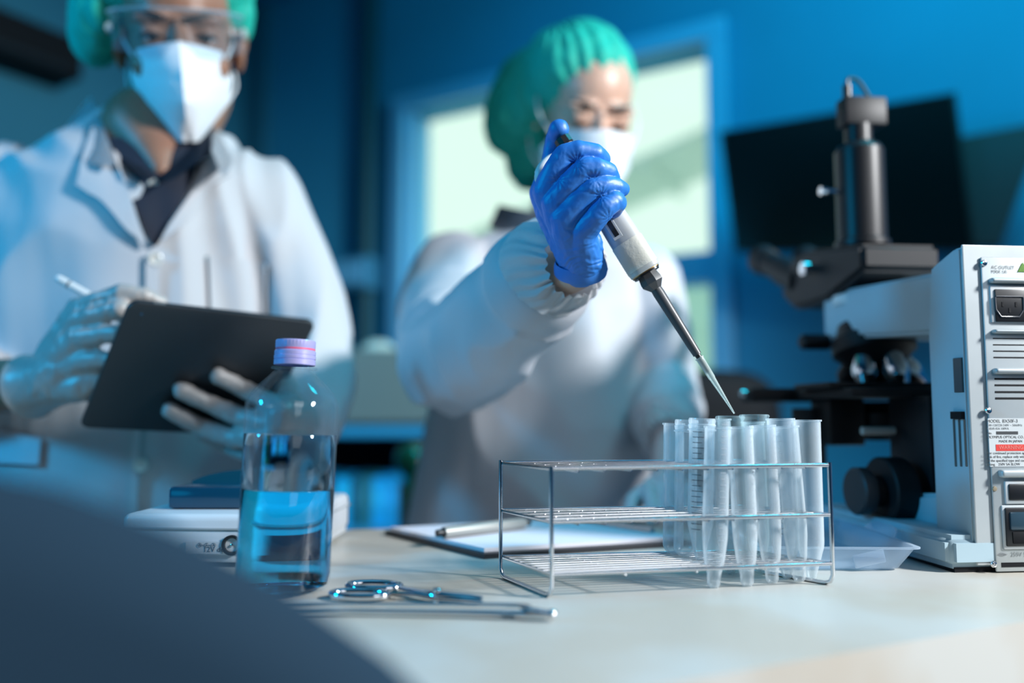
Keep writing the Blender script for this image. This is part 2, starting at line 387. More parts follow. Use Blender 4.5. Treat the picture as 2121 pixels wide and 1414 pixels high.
# ---------------------------------------------------------------- wall monitors
def monitor(corners, b, label, hosts):
    tl, tr, br, bl = [outp(x, y, b) for x, y in corners]
    t = thing('monitor', label, 'monitor', (bl + br) / 2)
    bk = -B * 0.035
    obj('housing', slab([tl, tr, br, bl], bk, bev=.004), BLACKP if hosts else mat('dark_grey_plastic', (0.03, 0.036, 0.045), 0.5), t, smooth=False)
    c = (tl + tr + br + bl) / 4; s = [c + (x - c) * 0.97 + B * .001 for x in (tl, tr, br, bl)]
    obj('screen', slab(s, B * .002), mat('screen_glass', (0.003, 0.006, 0.007), 0.18) if hosts else mat('screen_grey', (0.022, 0.027, 0.034), 0.5), t, smooth=False)
    bm = bmesh.new(); tube(bm, [c + bk * .9, c - B * (b - .02)], .03, 8); obj('wall_bracket', bm, BLACKM, t)
    return t
monitor(((1490, 272), (1980, 190), (2022, 517), (1522, 520)), 0.32, 'large black switched-off screen behind the microscope', True)
monitor(((1965, 288), (2163, 252), (2072, 508), (1885, 520)), 0.22, 'dark grey screen at the right edge, partly behind the large black one', False)

# ---------------------------------------------------------------- black chair behind the woman
def chair_back(M, w2, h, th, m, parent, ex=.6):
    bm = bmesh.new(); prof = []
    n = 40
    for i in range(n):
        a = 2 * pi * i / n; c, s = cos(a), sin(a)
        prof.append((w2 * abs(c) ** ex * (1 if c > 0 else -1), h / 2 * abs(s) ** ex * (1 if s > 0 else -1)))
    rings = []
    for off, sc in ((-.5, .0), (-.5, .55), (-.42, .85), (-.2, .97), (0, 1), (.2, .97), (.42, .85), (.5, .55), (.5, .0)):
        if sc == 0: rings.append([bm.verts.new((0, off * th, h / 2))])
        else: rings.append([bm.verts.new((x * sc, off * th - .25 * (x * sc) ** 2 / w2 * .6, h / 2 + z * sc)) for x, z in prof])
    for a, b in zip(rings, rings[1:]):
        for i in range(n):
            j = (i + 1) % n
            if len(a) == 1: bm.faces.new((a[0], b[i], b[j]))
            elif len(b) == 1: bm.faces.new((a[i], a[j], b[0]))
            else: bm.faces.new((a[i], a[j], b[j], b[i]))
    bmesh.ops.transform(bm, matrix=M, verts=bm.verts[:])
    return obj('backrest', bm, m, parent)
def office_chair(loc, rz, ztop, h, w2, th, m, label, seat=0.46, ex=.6):
    t = thing('office_chair', label, 'chair', (loc[0], loc[1], 0), rz); W = t.matrix_world
    chair_back(W @ Matrix.Translation((0, 0, ztop - h)), w2, h, th, m, t, ex)
    bm = bmesh.new(); tube(bm, [W @ V((0, -th * .4, ztop - h * .6)), W @ V((0, -th * .9, seat + .05)), W @ V((0, .05, seat - .03)), W @ V((0, .2, seat - .03))], .018, 8); obj('back_support', bm, BLACKM, t)
    bm = bmesh.new(); box(bm, (-.22, .03, seat - .02), (.22, .46, seat + .05), W, .03, 3); obj('seat', bm, m, t)
    bm = bmesh.new(); tube(bm, [W @ V((0, .22, .08)), W @ V((0, .22, seat - .02))], .025, 10); obj('column', bm, STEEL, t)
    for i in range(5):
        a = 2 * pi * i / 5 + .3; c = W @ V((0, .22, .09)); e = W @ V((.24 * cos(a), .22 + .24 * sin(a), .06))
        bm = bmesh.new(); tube(bm, [c, e], [.02, .013], 8); l = obj('leg', bm, BLACKM, t)
        bm = bmesh.new(); lathe(bm, [(0, -.012), (.026, -.012), (.026, .012), (0, .012)], Matrix.Translation(e - V((0, 0, .032))) @ Matrix.Rotation(pi / 2, 4, 'X'), 14); obj('caster', bm, BLACKP, l)
    return t
pc = P(1470, 765, 1.95)
office_chair((pc.x + .02, pc.y, 0), radians(20), pc.z, .34, .16, .06, BLACKM, 'black chair back behind the woman, left of the microscope', .5)

# ---------------------------------------------------------------- bench at the back, between the two people
LGREY = mat('bench_grey_green', (0.15, 0.20, 0.19), 0.35)
Yb = 2.25
def pb(name, x0, y0, x1, y1, Y, depth, m, parent, bev=.004):
    a = P(x0, y0, Y); b = P(x1, y1, Y); bm = bmesh.new(); box(bm, (a.x, Y, b.z), (b.x, Y + depth, a.z), None, bev); return obj(name, bm, m, parent, smooth=False)
t = thing('cabinet', 'grey green metal cabinet between the two people, on the blue shelf', 'cabinet', P(780, 882, Yb))
pb('body', 610, 722, 930, 881, Yb, .35, LGREY, t, .012); pb('door', 622, 738, 918, 874, Yb - .012, .012, LGREY, t)
t = thing('shelf_unit', 'blue shelf unit with a black gap below its top board', 'shelf unit', V((P(780, 885, Yb).x, Yb, 0)))
pb('top_board', 560, 883, 960, 905, Yb - .02, .40, mat('shelf_blue', (0.02, 0.28, 0.50), .5), t)
pb('back_panel', 560, 905, 960, 1090, Yb + .36, .02, BLACKM, t, 0)
a = P(560, 905, Yb); b = P(960, 905, Yb); zsh = P(700, 1092, Yb).z
for x in (a.x, b.x - .02):
    bm = bmesh.new(); box(bm, (x, Yb - .01, 0), (x + .02, Yb + .36, a.z)); obj('side_panel', bm, mat('shelf_blue', (0, 0, 0)), t, smooth=False)
bm = bmesh.new(); box(bm, (a.x, Yb - .01, zsh - .02), (b.x, Yb + .36, zsh)); obj('shelf', bm, mat('shelf_blue', (0, 0, 0)), t, smooth=False)
for i, (x0, x1, c, nm) in enumerate(((640, 668, (0.0, .30, .62), 'bright blue binder, leftmost on the low shelf'), (670, 694, (0.0, .16, .30), 'dark blue binder second from the left on the low shelf'), (697, 722, (0.0, .45, .85), 'bright blue binder just right of the bottle, on the low shelf'), (724, 746, (0.0, .11, .18), 'dark teal binder left of a slim teal one on the low shelf'),
                             (748, 768, (0.01, .17, .22), 'slim teal binder in the middle of the low shelf'), (771, 796, (0.0, .38, .80), 'bright blue binder right of the teal binders'), (798, 822, (0.0, .30, .62), 'blue binder at the right end, beside the green flask'))):
    t = thing('binder', nm, 'binder', P((x0 + x1) / 2, 1092, Yb), group='binders on the low shelf')
    pb('cover', x0, 986 + (i % 3) * 2, x1, 1091, Yb + .01, .24, mat('binder_%d' % i, c, .5), t, .003)
    pb('spine_label', x0 + 5, 1010, x1 - 5, 1050, Yb + .0085, .0015, mat('binder_label_%d' % i, tuple(min(1, k * 1.5 + .02) for k in c), .6), t, 0)
# made-up bowl for the cabinet's glossy reflection, green flask on a stand
t = thing('highlight_dome', 'pale stand-in bowl turned upside down on the grey green cabinet', 'dome', P(780, 722, Yb + .1)); c = P(780, 742, Yb - .05)
bm = bmesh.new(); lathe(bm, [(.062 * cos(a), .062 * sin(a) * .8) for a in [i * pi / 2 / 10 for i in range(11)]] + [(0, .05), (.03, .045), (.058, 0)], Matrix.Translation(P(782, 740, Yb + .12)), 32); obj('dome', bm, mat('highlight_white', (.65, .78, .70), .12), t)
bm = bmesh.new(); lathe(bm, [(.0, 0), (.066, 0), (.066, .006), (0, .006)], Matrix.Translation(P(782, 740, Yb + .12)), 32); obj('rim', bm, STEEL, t)
g = P(852, 952, 1.75)
t = thing('flask', 'glossy green round flask on a metal stand behind the woman\'s elbow', 'flask', (g.x, g.y, 0))
GREEN = mat('green_glass', (0.0, 0.16, 0.06), 0.06, coat=1.0)
bm = bmesh.new(); ell(bm, g, .036, u=32, v=20); obj('bulb', bm, GREEN, t)
bm = bmesh.new(); tube(bm, [g - V((0, 0, .03)), g - V((-.006, 0, .16))], [.012, .02], 14); obj('neck', bm, GREEN, t)
bm = bmesh.new(); tube(bm, [V((g.x - .02, g.y + .01, 0)), g + V((-.02, .01, -.05))], .008, 10); obj('stand', bm, STEEL, t)
bm = bmesh.new(); lathe(bm, [(0, 0), (.11, 0), (.11, .012), (.02, .03), (0, .03)], Matrix.Translation((g.x - .01, g.y + .01, 0)), 24); obj('base', bm, BLACKP, t)

# ================================================================== THE TABLE
TABLEM = bpy.data.materials.new('cream_tabletop'); TABLEM.use_nodes = True; MATS['t'] = TABLEM
nt = TABLEM.node_tree; b = nt.nodes['Principled BSDF']; b.inputs['Roughness'].default_value = 0.36; b.inputs['Specular IOR Level'].default_value = .5
tc = nt.nodes.new('ShaderNodeTexCoord')
def ramp(nt, src, p0, p1, c0, c1):
    r = nt.nodes.new('ShaderNodeValToRGB'); r.color_ramp.elements[0].position = p0; r.color_ramp.elements[1].position = p1
    r.color_ramp.elements[0].color = (*c0, 1); r.color_ramp.elements[1].color = (*c1, 1); nt.links.new(src, r.inputs[0]); return r.outputs[0]
n1 = nt.nodes.new('ShaderNodeTexNoise'); n1.inputs['Scale'].default_value = 7; n1.inputs['Detail'].default_value = 3; nt.links.new(tc.outputs['Object'], n1.inputs['Vector'])
n2 = nt.nodes.new('ShaderNodeTexNoise'); n2.inputs['Scale'].default_value = 500; nt.links.new(tc.outputs['Object'], n2.inputs['Vector'])
nt.links.new(ramp(nt, n1.outputs['Fac'], .42, .60, (.52, .525, .49), (.48, .445, .38)), b.inputs['Base Color'])
u = nt.nodes.new('ShaderNodeBump'); u.inputs['Strength'].default_value = .08; u.inputs['Distance'].default_value = .0005; nt.links.new(n2.outputs['Fac'], u.inputs['Height']); nt.links.new(u.outputs[0], b.inputs['Normal'])
e1, e2 = T(1490, 1397), T(2121, 1287); ed = (e2 - e1).normalized()
k0, k1 = T(690, 1096), T(2300, 1040)
q = [e1 - ed * .85, e2 + ed * .75]
back = V((-0.203, .925, TZ)); bd = V((.97, .24, 0)).normalized()
q += [back + bd * 1.45, back - bd * .75]
t = thing('table', 'cream painted lab table holding the rack, bottle and microscope', 'table', (q[0] + q[1] + q[2] + q[3]) / 4 * 1)
t.location.z = 0; bpy.context.view_layer.update()
bm = slab([V((v.x, v.y, TZ)) for v in q], (0, 0, -.045)); bmesh.ops.bevel(bm, geom=[e for e in bm.edges if e.calc_face_angle(0) > .9], offset=.012, segments=5, affect='EDGES'); obj('tabletop', bm, TABLEM, t)
cc = sum(q, V()) / 4
for v in q:
    p = cc + (v - cc) * .9; bm = bmesh.new(); box(bm, (p.x - .03, p.y - .03, 0), (p.x + .03, p.y + .03, TZ - .044), None, .003); obj('leg', bm, TABLEM, t, smooth=False)

# ================================================================== TEST TUBE RACK
FLc, FRc, BLc, BRc = T(1143, 1240), T(1726, 1213), T(1037, 1196), T(1552, 1183)
WR = .0014
rack = thing('test_tube_rack', 'stainless steel wire test tube rack with three wire shelves', 'test tube rack', (FLc + FRc + BLc + BRc) / 4)
def rk(u, v, z): return (FLc * (1 - u) + FRc * u) * (1 - v) + (BLc * (1 - u) + BRc * u) * v + V((0, 0, z))
ZS = (.0165, .0530, .0905)
for u in (0, 1):
    pts = [rk(u, 0, ZS[2] + .002)] + [rk(u, 0, z) for z in (.07, .04, .008)] + [rk(u, .03, .003), rk(u, .09, WR), rk(u, .5, WR), rk(u, .91, WR), rk(u, .97, .003)] + [rk(u, 1, z) for z in (.008, .04, .07)] + [rk(u, 1, ZS[2] + .002)]
    bm = bmesh.new(); tube(bm, pts, WR * 1.15, 12); obj('side_frame', bm, STEEL, rack)
for si, z in enumerate(ZS):
    bm = bmesh.new(); e = .012
    tube(bm, [rk(e * 0, 0, z), rk(1, 0, z), rk(1, 1, z), rk(0, 1, z)], WR, 12, loop=True); sh = obj('shelf', bm, STEEL, rack)
    nl = 9 if si == 0 else 5
    for k in range(1, nl):
        v = k / nl; bow = [rk(u / 12, v, z + .0006 * sin(pi * u / 12)) for u in range(13)]
        bm = bmesh.new(); tube(bm, bow, WR * (.5 if si == 0 else .62), 8); obj('wire', bm, STEEL, sh)
    nc = 4 if si == 0 else 11
    for k in range(1, nc):
        bm = bmesh.new(); u = k / nc; tube(bm, [rk(u, 0, z - WR * 1.3), rk(u, 1, z - WR * 1.3)], WR * .62, 8); obj('wire', bm, STEEL, sh)

# ================================================================== TUBES
def tube_prof(r, L, kind):
    th = .0007
    if kind == 'round':
        pr = [(r * sin(a), r - r * cos(a)) for a in [i * pi / 2 / 7 for i in range(8)]]; top = r
    elif kind == 'cone':
        pr = [(0, 0), (.0022, .0004), (.0035, .002), (r * .97, .026), (r, .030)]
    else:                                                  # skirted narrow foot
        pr = [(0, 0), (.0035, .0006), (.0048, .003), (.0052, .010), (r * .80, .020), (r * .97, .036), (r, .045)]
    return pr, th
def test_tube(x0, y0, Yb_, ztip, xr, zr, r, kind, m, label, rim='flange', grads=None, group='tubes standing in the wire rack'):
    r *= 1.11
    b0 = V(((x0 - 1060.5) / F * Yb_ * 1.0, Yb_, ztip)); b0 = P(x0, y0, Yb_); b0.z = ztip
    dxt = P(xr, y0 - 330, Yb_ + .001)
    t0 = V((P(xr, 870, Yb_).x, Yb_ + .001, zr)); L = (t0 - b0).length
    M = frame_to(b0, t0)
    t = thing('test_tube', label, 'test tube', b0, group=group)
    pr, th = tube_prof(r, L, kind)
    prof = pr + [(r, L - .004)]
    if rim == 'flange': prof += [(r, L - .0016), (r + .0009, L - .0013), (r + .0009, L), (r - .0008, L)]
    elif rim == 'bead': prof += [(r, L - .004), (r + .0008, L - .003), (r + .0016, L - .0016), (r + .0009, L - .0002), (r - .0006, L)]
    elif rim == 'collar': prof += [(r, L - .010), (r + .0012, L - .0095), (r + .0012, L - .0085), (r + .0002, L - .008), (r + .0009, L - .005), (r + .0002, L - .0045), (r + .0006, L - .002), (r + .0002, L), (r - .0008, L)]
    inner = [(max(a - th, 0), z + th) for a, z in pr][::-1]
    prof += [(r - .0008, L - .004)] + [(a, z) for a, z in inner]
    bm = bmesh.new(); lathe(bm, prof, M, 40); obj('wall', bm, m, t)
    if grads:
        c, n, ln, step, z0, ph = grads
        bm = bmesh.new()
        for k in range(n):
            z = z0 + k * step; w_ = ln * (1.0 if k % 2 else .72) / r
            vs = []
            for s in range(9):
                a = ph + w_ * s / 8; vs.append((bm.verts.new(((r + .00012) * cos(a), (r + .00012) * sin(a), z)), bm.verts.new(((r + .00012) * cos(a), (r + .00012) * sin(a), z + .00045))))
            for a_, b_ in zip(vs, vs[1:]): bm.faces.new((a_[0], b_[0], b_[1], a_[1]))
        bmesh.ops.transform(bm, matrix=M, verts=bm.verts[:])
        obj('graduation_marks', bm, mat('ink_%s' % c, {'black': (.03, .03, .05), 'grey': (.30, .36, .42)}[c], .6), t)
    return t
def tz(py, Y): return P(1500, py, Y).z
FRONT = -pi / 2
S5 = [
 (1394, 1147, .662, TZ + .0175, 1396, 876, .0074, 'round', TUBEC, 'clear thin-walled tube at the left end of the tubes', 'flange', None),
 (1418, 1153, .649, TZ + .0175, 1423, 869, .0079, 'round', TUBEP, 'milky tube with a screw collar, second from the left', 'collar', None),
 (1449, 1160, .632, TZ + .0175, 1455, 866, .0088, 'cone', TUBEP, 'milky conical tube with black graduation lines and open collar', 'collar', ('black', 19, .0105, .0041, .024, -2.55)),
 (1478, 1217, .611, TZ, 1487, 883, .0086, 'foot', TUBEP, 'frontmost milky tube with pale grey scale, foot below the lowest wire', 'flange', ('grey', 20, .005, .0045, .036, -1.5)),
 (1514, 1189, .672, TZ, 1490, 868, .0082, 'cone', TUBEP, 'milky tube standing behind the left glass tube, mostly hidden', 'flange', None),
 (1518, 1187, .655, TZ, 1513, 861, .0094, 'round', GLASS, 'clear glass tube with beaded rim under the pipette tip', 'bead', None),
 (1548, 1214, .615, TZ, 1533, 883, .0084, 'foot', TUBEP, 'milky tube in front between the two glass tubes', 'flange', ('grey', 18, .004, .0045, .036, -.9)),
 (1572, 1190, .666, TZ, 1563, 858, .0096, 'round', GLASS, 'clear glass tube with beaded rim, right of the one being filled', 'bead', None),
 (1574, 1186, .690, TZ, 1560, 873, .0080, 'cone', TUBEP, 'milky tube directly behind the right glass tube', 'flange', None),
 (1600, 1207, .628, TZ, 1580, 880, .0083, 'foot', TUBEP, 'milky tube in front of and right of the right glass tube', 'flange', ('grey', 18, .004, .0045, .036, -.7)),
 (1630, 1199, .646, TZ, 1617, 866, .0094, 'cone', TUBEP, 'wide milky tube, second from the right end', 'flange', ('grey', 20, .004, .0042, .036, -2.3)),
 (1656, 1204, .668, TZ, 1628, 882, .0083, 'foot', TUBEP, 'milky tube half hidden behind the wide one near the right end', 'flange', None),
 (1681, 1201, .640, TZ, 1672, 869, .0093, 'cone', TUBEP, 'milky tube at the right end of the rack, standing alone', 'flange', None)]
for s in S5:
    Y = T(s[0], s[1], s[3]).y; pr = P(s[4], s[5], Y)
    y0 = s[1]
    x_b = s[0]
    test_tube(x_b, y0, Y, s[3], s[4], pr.z, s[6], s[7], s[8], s[9], s[10], s[11])

# ================================================================== PIPETTE
p_tip = P(1521, 856, .676); p_top = P(1161, 283, .682)
ax = (p_tip - p_top).normalized(); LP = (p_tip - p_top).length
def pa(px, py):                                # length along the pipette axis nearest an image point
    d = ray(px, py).normalized(); w0 = p_top - CAM; b_ = ax.dot(d); d_ = ax.dot(w0); e_ = d.dot(w0)
    return (b_ * e_ - d_) / (1 - b_ * b_)
pip = thing('pipette', 'grey and black single channel pipette held over the glass tube', 'pipette', p_tip)
# local frame: z down the axis, x sideways in view, y to the viewer
zl = ax; yl = (CAM - P(1320, 560, .68)).normalized(); yl = (yl - zl * yl.dot(zl)).normalized(); xl = yl.cross(zl)
PM = Matrix(((xl.x, yl.x, zl.x, p_top.x), (xl.y, yl.y, zl.y, p_top.y), (xl.z, yl.z, zl.z, p_top.z), (0, 0, 0, 1)))
s_end = pa(1334, 566); s_tape = pa(1270, 478); s_win0, s_win1 = pa(1268, 450), pa(1291, 486)
def loft(bm, secs, M, n=40):
    """secs: (z, rx, ry, squareness, yoff)"""
    rings = []
    for z, rx, ry, sq, yo in secs:
        rg = []
        for i in range(n):
            a = 2 * pi * (i + .5) / n; c, s = cos(a), sin(a); f = (abs(c) ** sq + abs(s) ** sq) ** (-1 / sq)
            rg.append(bm.verts.new((rx * c * f, ry * s * f + yo, z)))
        rings.append(rg)
    for a, b in zip(rings, rings[1:]):
        for i in range(n): bm.faces.new((a[i], a[(i + 1) % n], b[(i + 1) % n], b[i]))
    bm.faces.new(rings[0][::-1]); bm.faces.new(rings[-1]); bmesh.ops.transform(bm, matrix=M, verts=bm.verts[:])
def loft2(name, secs, m, parent, M=PM, n=40, sharp=35):
    bm = bmesh.new(); loft(bm, secs, M, n); return obj(name, bm, m, parent, sharp=sharp)
body = loft2('handle', [(.020, .008, .008, 2, 0), (.024, .0115, .0115, 2.4, 0), (.07, .0125, .0125, 2.4, 0), (s_end - .055, .0130, .0130, 2.6, 0), (s_end - .035, .0135, .0132, 3, 0), (s_end - .004, .0136, .0134, 3.2, 0), (s_end - .001, .0132, .013, 3.2, 0), (s_end, .0122, .012, 3.2, 0)], GREYP, pip)
loft2('tape_label', [(pa(1291, 507), .01388, .01372, 3.1, 0), (s_end - .0045, .01392, .01378, 3.2, 0)], mat('paper_tape', (.66, .66, .58), .75, bump=.22, bscale=350), body)
def disp(name, x0, x1, z0, z1, y, m, par, th=.0012):
    bm = bmesh.new(); box(bm, (x0, y - th, z0), (x1, y, z1), PM, .0003, 2); return obj(name, bm, m, par, smooth=False)
WX = -.0035
disp('window_bezel', WX - .0046, WX + .0036, s_win0 - .012, s_win1 + .0022, .01345, mat('bezel_grey', (.50, .53, .53), .3), body)
dw = disp('volume_window', WX - .0026, WX + .0018, s_win0 - .010, s_win1, .01375, mat('window_black', (.02, .022, .025), .12), body)
loft2('end_gasket', [(s_end, .0118, .0116, 3, 0), (s_end + .0022, .0116, .0114, 3, 0)], BLACKP, pip)
loft2('gold_ring', [(s_end - .0008, .01245, .0122, 3, 0), (s_end + .0006, .0124, .0121, 3, 0)], mat('gold_edge', (.45, .28, .10), .4, 1.0), pip)
NOZ = mat('nozzle_dark_grey', (.055, .058, .062), .38)
s_nz0, s_nz1 = s_end + .0015, pa(1352, 603)
loft2('nozzle_collar', [(s_nz0, .0085, .0085, 2.2, 0), (s_nz0 + (s_nz1 - s_nz0) * .42, .0098, .0098, 2.2, 0), (s_nz0 + (s_nz1 - s_nz0) * .62, .0098, .0098, 2.2, 0), (s_nz1, .0052, .0052, 2, 0)], NOZ, pip, n=8, sharp=25)
s_sh = pa(1440, 737)
loft2('shaft', [(s_nz1 - .002, .0046, .0046, 2, 0), (s_nz1 + .004, .0050, .0050, 2, 0), (s_sh - .012, .0040, .0040, 2, 0), (s_sh, .0036, .0036, 2, 0)], NOZ, pip, n=24)
s_t0 = pa(1445, 742); 
loft2('cone', [(s_sh - .001, .0026, .0026, 2, 0), (s_t0 + .014, .0020, .0020, 2, 0)], BLACKP, pip, n=20)
bm = bmesh.new(); s_tc = pa(1470, 785)
lathe(bm, [(.0032, s_t0), (.0038, s_t0), (.0038, s_t0 + .0008), (.0033, s_t0 + .0012), (.0028, s_tc), (.0025, s_tc + .0006), (.0006, LP), (.0003, LP), (.0022, s_tc), (.0029, s_t0 + .002)], PM, 24, True)
obj('pipette_tip', bm, thin('tip_plastic', (.78, .86, .84), .30, .4, .1, (.95, .98, .97), 1.45, edge=.35), pip)
# plunger and finger hook
loft2('plunger_rod', [(.004, .0030, .0030, 2, 0), (.022, .0030, .0030, 2, 0)], STEEL, pip, n=16)
loft2('plunger_button', [(.001, .0060, .0060, 2, 0), (.002, .0074, .0074, 2, 0), (.008, .0078, .0078, 2, 0), (.0095, .0068, .0068, 2, 0)], BLACKP, pip, n=10, sharp=25)
loft2('plunger_cap', [(.0095, .0062, .0062, 2, 0), (.015, .0062, .0062, 2, 0)], WHITEP, pip, n=24)
hook = smooth_path([P(1172, 322, .682), P(1146, 327, .676), P(1127, 341, .670), P(1116, 362, .668), P(1117, 376, .670)], 6)
bm = bmesh.new(); tube(bm, hook, [.0045] * 6 + [.005] * 12 + [.0042] * (len(hook) - 19) + [.0015], 12, flat=.8); obj('finger_hook', bm, WHITEP, pip)

# ================================================================== BOTTLE
bb = T(585, 1222); bt = P(613, 705, bb.y + .004)
BT = thing('bottle', 'clear plastic bottle half full of blue liquid with a lilac screw cap', 'bottle', bb)
BM = frame_to(bb, bt); BL_ = (bt - bb).length; R = .0345
def bh(py):                                             # height along the bottle at an image row
    return (P(600, py, bb.y).z - bb.z)
hs, hn = bh(835), bh(772)
prof = [(0, .004), (R * .55, .0035), (R * .80, .001), (R * .93, .002), (R * .99, .007), (R, .014), (R, hs - .004), (R * .985, hs), (R * .93, hs + .005), (R * .80, hs + .0115), (R * .55, hn - .003), (R * .44, hn + .001), (.0128, hn + .003), (.0128, bh(765)), (.0168, bh(764)), (.0172, bh(762)), (.0168, bh(760)), (.0128, bh(759)), (.0124, BL_ - .014)]
bm = bmesh.new(); lathe(bm, prof + [(.0112, BL_ - .014), (.0116, hn + .002), (R * .53, hn - .004), (R * .92, hs + .004), (R - .0007, hs - .004), (R - .0007, .012), (R * .9, .004), (0, .006)], BM, 64); obj('shell', bm, PET, BT)
h1, h2 = bh(1012), bh(899)
RI = R - .0008
bm = bmesh.new(); lathe(bm, [(0, .0065), (R * .80, .0030), (R * .93, .005), (RI, .013), (RI, h1 - .0006), (RI - .0003, h1), (0, h1 - .0004)], BM, 64); obj('blue_liquid', bm, liquid('blue_liquid', (.01, .56, .92)), BT)
bm = bmesh.new(); lathe(bm, [(0, h1 + .0001), (RI - .0003, h1 + .0005), (RI, h1 + .0009), (RI, h2 - .0005), (RI - .0003, h2), (0, h2 - .0004)], BM, 64); obj('clear_liquid', bm, liquid('clear_liquid', (.88, .96, 1.0)), BT)
LIL = mat('cap_lilac', (.46, .44, .78), .3, .3, coat=.3)
cz = bh(756); ct = BL_
bm = bmesh.new(); n = 72; rings = []
cp = [(.0150, cz), (.0155, cz + .0005), (.0155, cz + .004), (.0150, cz + .0045), (.0155, cz + .005), (.0155, cz + .0072), (.0150, cz + .0076), (.0153, cz + .0082), (.0153, cz + .0106), (.0146, cz + .0114), (.0146, cz + .013), (.0149, cz + .0135), (.0149, ct - .0008), (.0143, ct), (0, ct)]
for r, z in cp:
    if r == 0: rings.append([bm.verts.new((0, 0, z))]); continue
    kn = .0003 if z > cz + .0134 and z < ct - .0001 else 0
    rings.append([bm.verts.new(((r - (kn if i % 2 else 0)) * cos(2 * pi * i / n), (r - (kn if i % 2 else 0)) * sin(2 * pi * i / n), z)) for i in range(n)])
for a, b in zip(rings, rings[1:]):
    for i in range(n):
        if len(b) == 1: bm.faces.new((a[i], a[(i + 1) % n], b[0]))
        else: bm.faces.new((a[i], a[(i + 1) % n], b[(i + 1) % n], b[i]))
bmesh.ops.transform(bm, matrix=BM, verts=bm.verts[:]); capo = obj('cap', bm, LIL, BT, sharp=25)
bm = bmesh.new(); lathe(bm, [(.01465, cz + .0115), (.01475, cz + .0116), (.01475, cz + .0129), (.01465, cz + .013)], BM, 48); obj('red_band', bm, mat('cap_red', (.65, .12, .22), .4), capo)

# ================================================================== SCALE (electronic balance) left of the bottle
ys = .705
sc = thing('electronic_balance', 'white electronic scale with a dark blue pan behind the bottle', 'scale', T(600, 1166))
SH = P(400, 1064, ys).z - TZ
x0, x1 = P(250, 1100, ys).x, P(618, 1100, ys).x
SM = Matrix.Translation((x0, ys, TZ)) @ Matrix.Rotation(radians(-2), 4, 'Z'); W_ = x1 - x0
SCW = mat('scale_white', (.60, .64, .68), .35)
bm = bmesh.new(); box(bm, (0, 0, .009), (W_, .19, SH), SM, .006, 3); obj('body', bm, SCW, sc)
bm = bmesh.new(); box(bm, (.002, .002, .004), (W_ - .002, .188, .016), SM, .003); obj('base', bm, SCW, sc)
zsl = P(400, 1094, ys).z - TZ
bm = bmesh.new(); box(bm, (-.0012, -.0012, zsl - .001), (W_ + .001, .19, zsl + .001), SM, .0005); obj('seam', bm, mat('seam_grey', (.35, .38, .40), .5), sc)
pw0 = P(346, 1050, ys + .03); pw1 = P(606, 1050, ys + .03)
cxp = (pw0.x + pw1.x) / 2; rp = (pw1.x - pw0.x) / 2; DBL = mat('pan_blue', (.004, .05, .10), .18, coat=.5)
ph = P(500, 990, ys + .03).z - TZ - SH
bm = bmesh.new(); M_ = Matrix.Translation((cxp, ys + .03 + rp * .8, TZ + SH + .0005))
box(bm, (-rp, -rp * .78, 0), (rp, rp * .6, ph * .70), M_, .003, 2); obj('pan', bm, DBL, sc)
bm = bmesh.new(); rr = []
for i in range(25):
    x = -rp + .002 + (2 * rp - .004) * i / 24; h = ph * .70 + ph * .42 * (1 - (x / rp) ** 2) ** .8; rr.append([bm.verts.new(M_ @ V((x, y, z))) for y, z in ((rp * .1, ph * .7), (rp * .1, h), (rp * .55, h), (rp * .55, ph * .7))])
for a, b in zip(rr, rr[1:]):
    for k in range(4): bm.faces.new((a[k], a[(k + 1) % 4], b[(k + 1) % 4], b[k]))
bm.faces.new(rr[0]); bm.faces.new(rr[-1][::-1]); obj('draught_cover', bm, mat('cover_teal', (.006, .08, .13), .12, coat=.5), sc)
# socket, plate and its print
q = P(480, 1128, ys - .002); Yf = q.y - .001
def facing(px, py, Y, rot=0): return Matrix.Translation(P(px, py, Y)) @ Matrix.Rotation(pi / 2, 4, 'X') @ Matrix.Rotation(rot, 4, 'Z')
bm = bmesh.new(); lathe(bm, [(.0085, -.002), (.0085, .0012), (.0062, .0012), (.0052, -.0035), (0, -.0035)], facing(480, 1129, ys - .004), 28); sk = obj('power_socket', bm, BLACKP, sc)
bm = bmesh.new(); lathe(bm, [(.0012, -.003), (.0012, .0002), (.0006, .0006), (0, .0006)], facing(480, 1129, ys - .004), 14); obj('pin', bm, STEEL, sk)
bm = bmesh.new(); a_, b_ = P(385, 1121, ys - .004), P(459, 1147, ys - .004); box(bm, (a_.x, a_.y - .0002, b_.z), (b_.x, a_.y + .001, a_.z)); pl = obj('print_plate', bm, mat('plate_grey', (.50, .54, .58), .5), sc, smooth=False)
INK = mat('ink_dark', (.05, .06, .08), .6)
text('voltage_print', '12V dc', .0062, facing(420, 1143, ys - .0044), INK, pl)
bm = bmesh.new()
for cx in (413, 428, 442):
    pts = [P(cx, 1129, ys - .0046) + V((cos(a), 0, sin(a))) * .0017 for a in [i * 2 * pi / 20 for i in range(20)]]
    if cx == 428: tube(bm, pts[3:18], .00018, 5)
    else: tube(bm, pts, .00018, 5, loop=True)
for a_, b_ in ((417, 424), (428, 438), (411, 415), (440, 444)): tube(bm, [P(a_, 1129, ys - .0046), P(b_, 1129, ys - .0046)], .00018, 5)
tube(bm, [P(413, 1127, ys - .0046), P(413, 1131, ys - .0046)], .00018, 5); ell(bm, P(428, 1129, ys - .0046), .0005, u=8, v=6)
obj('polarity_symbol', bm, INK, pl)
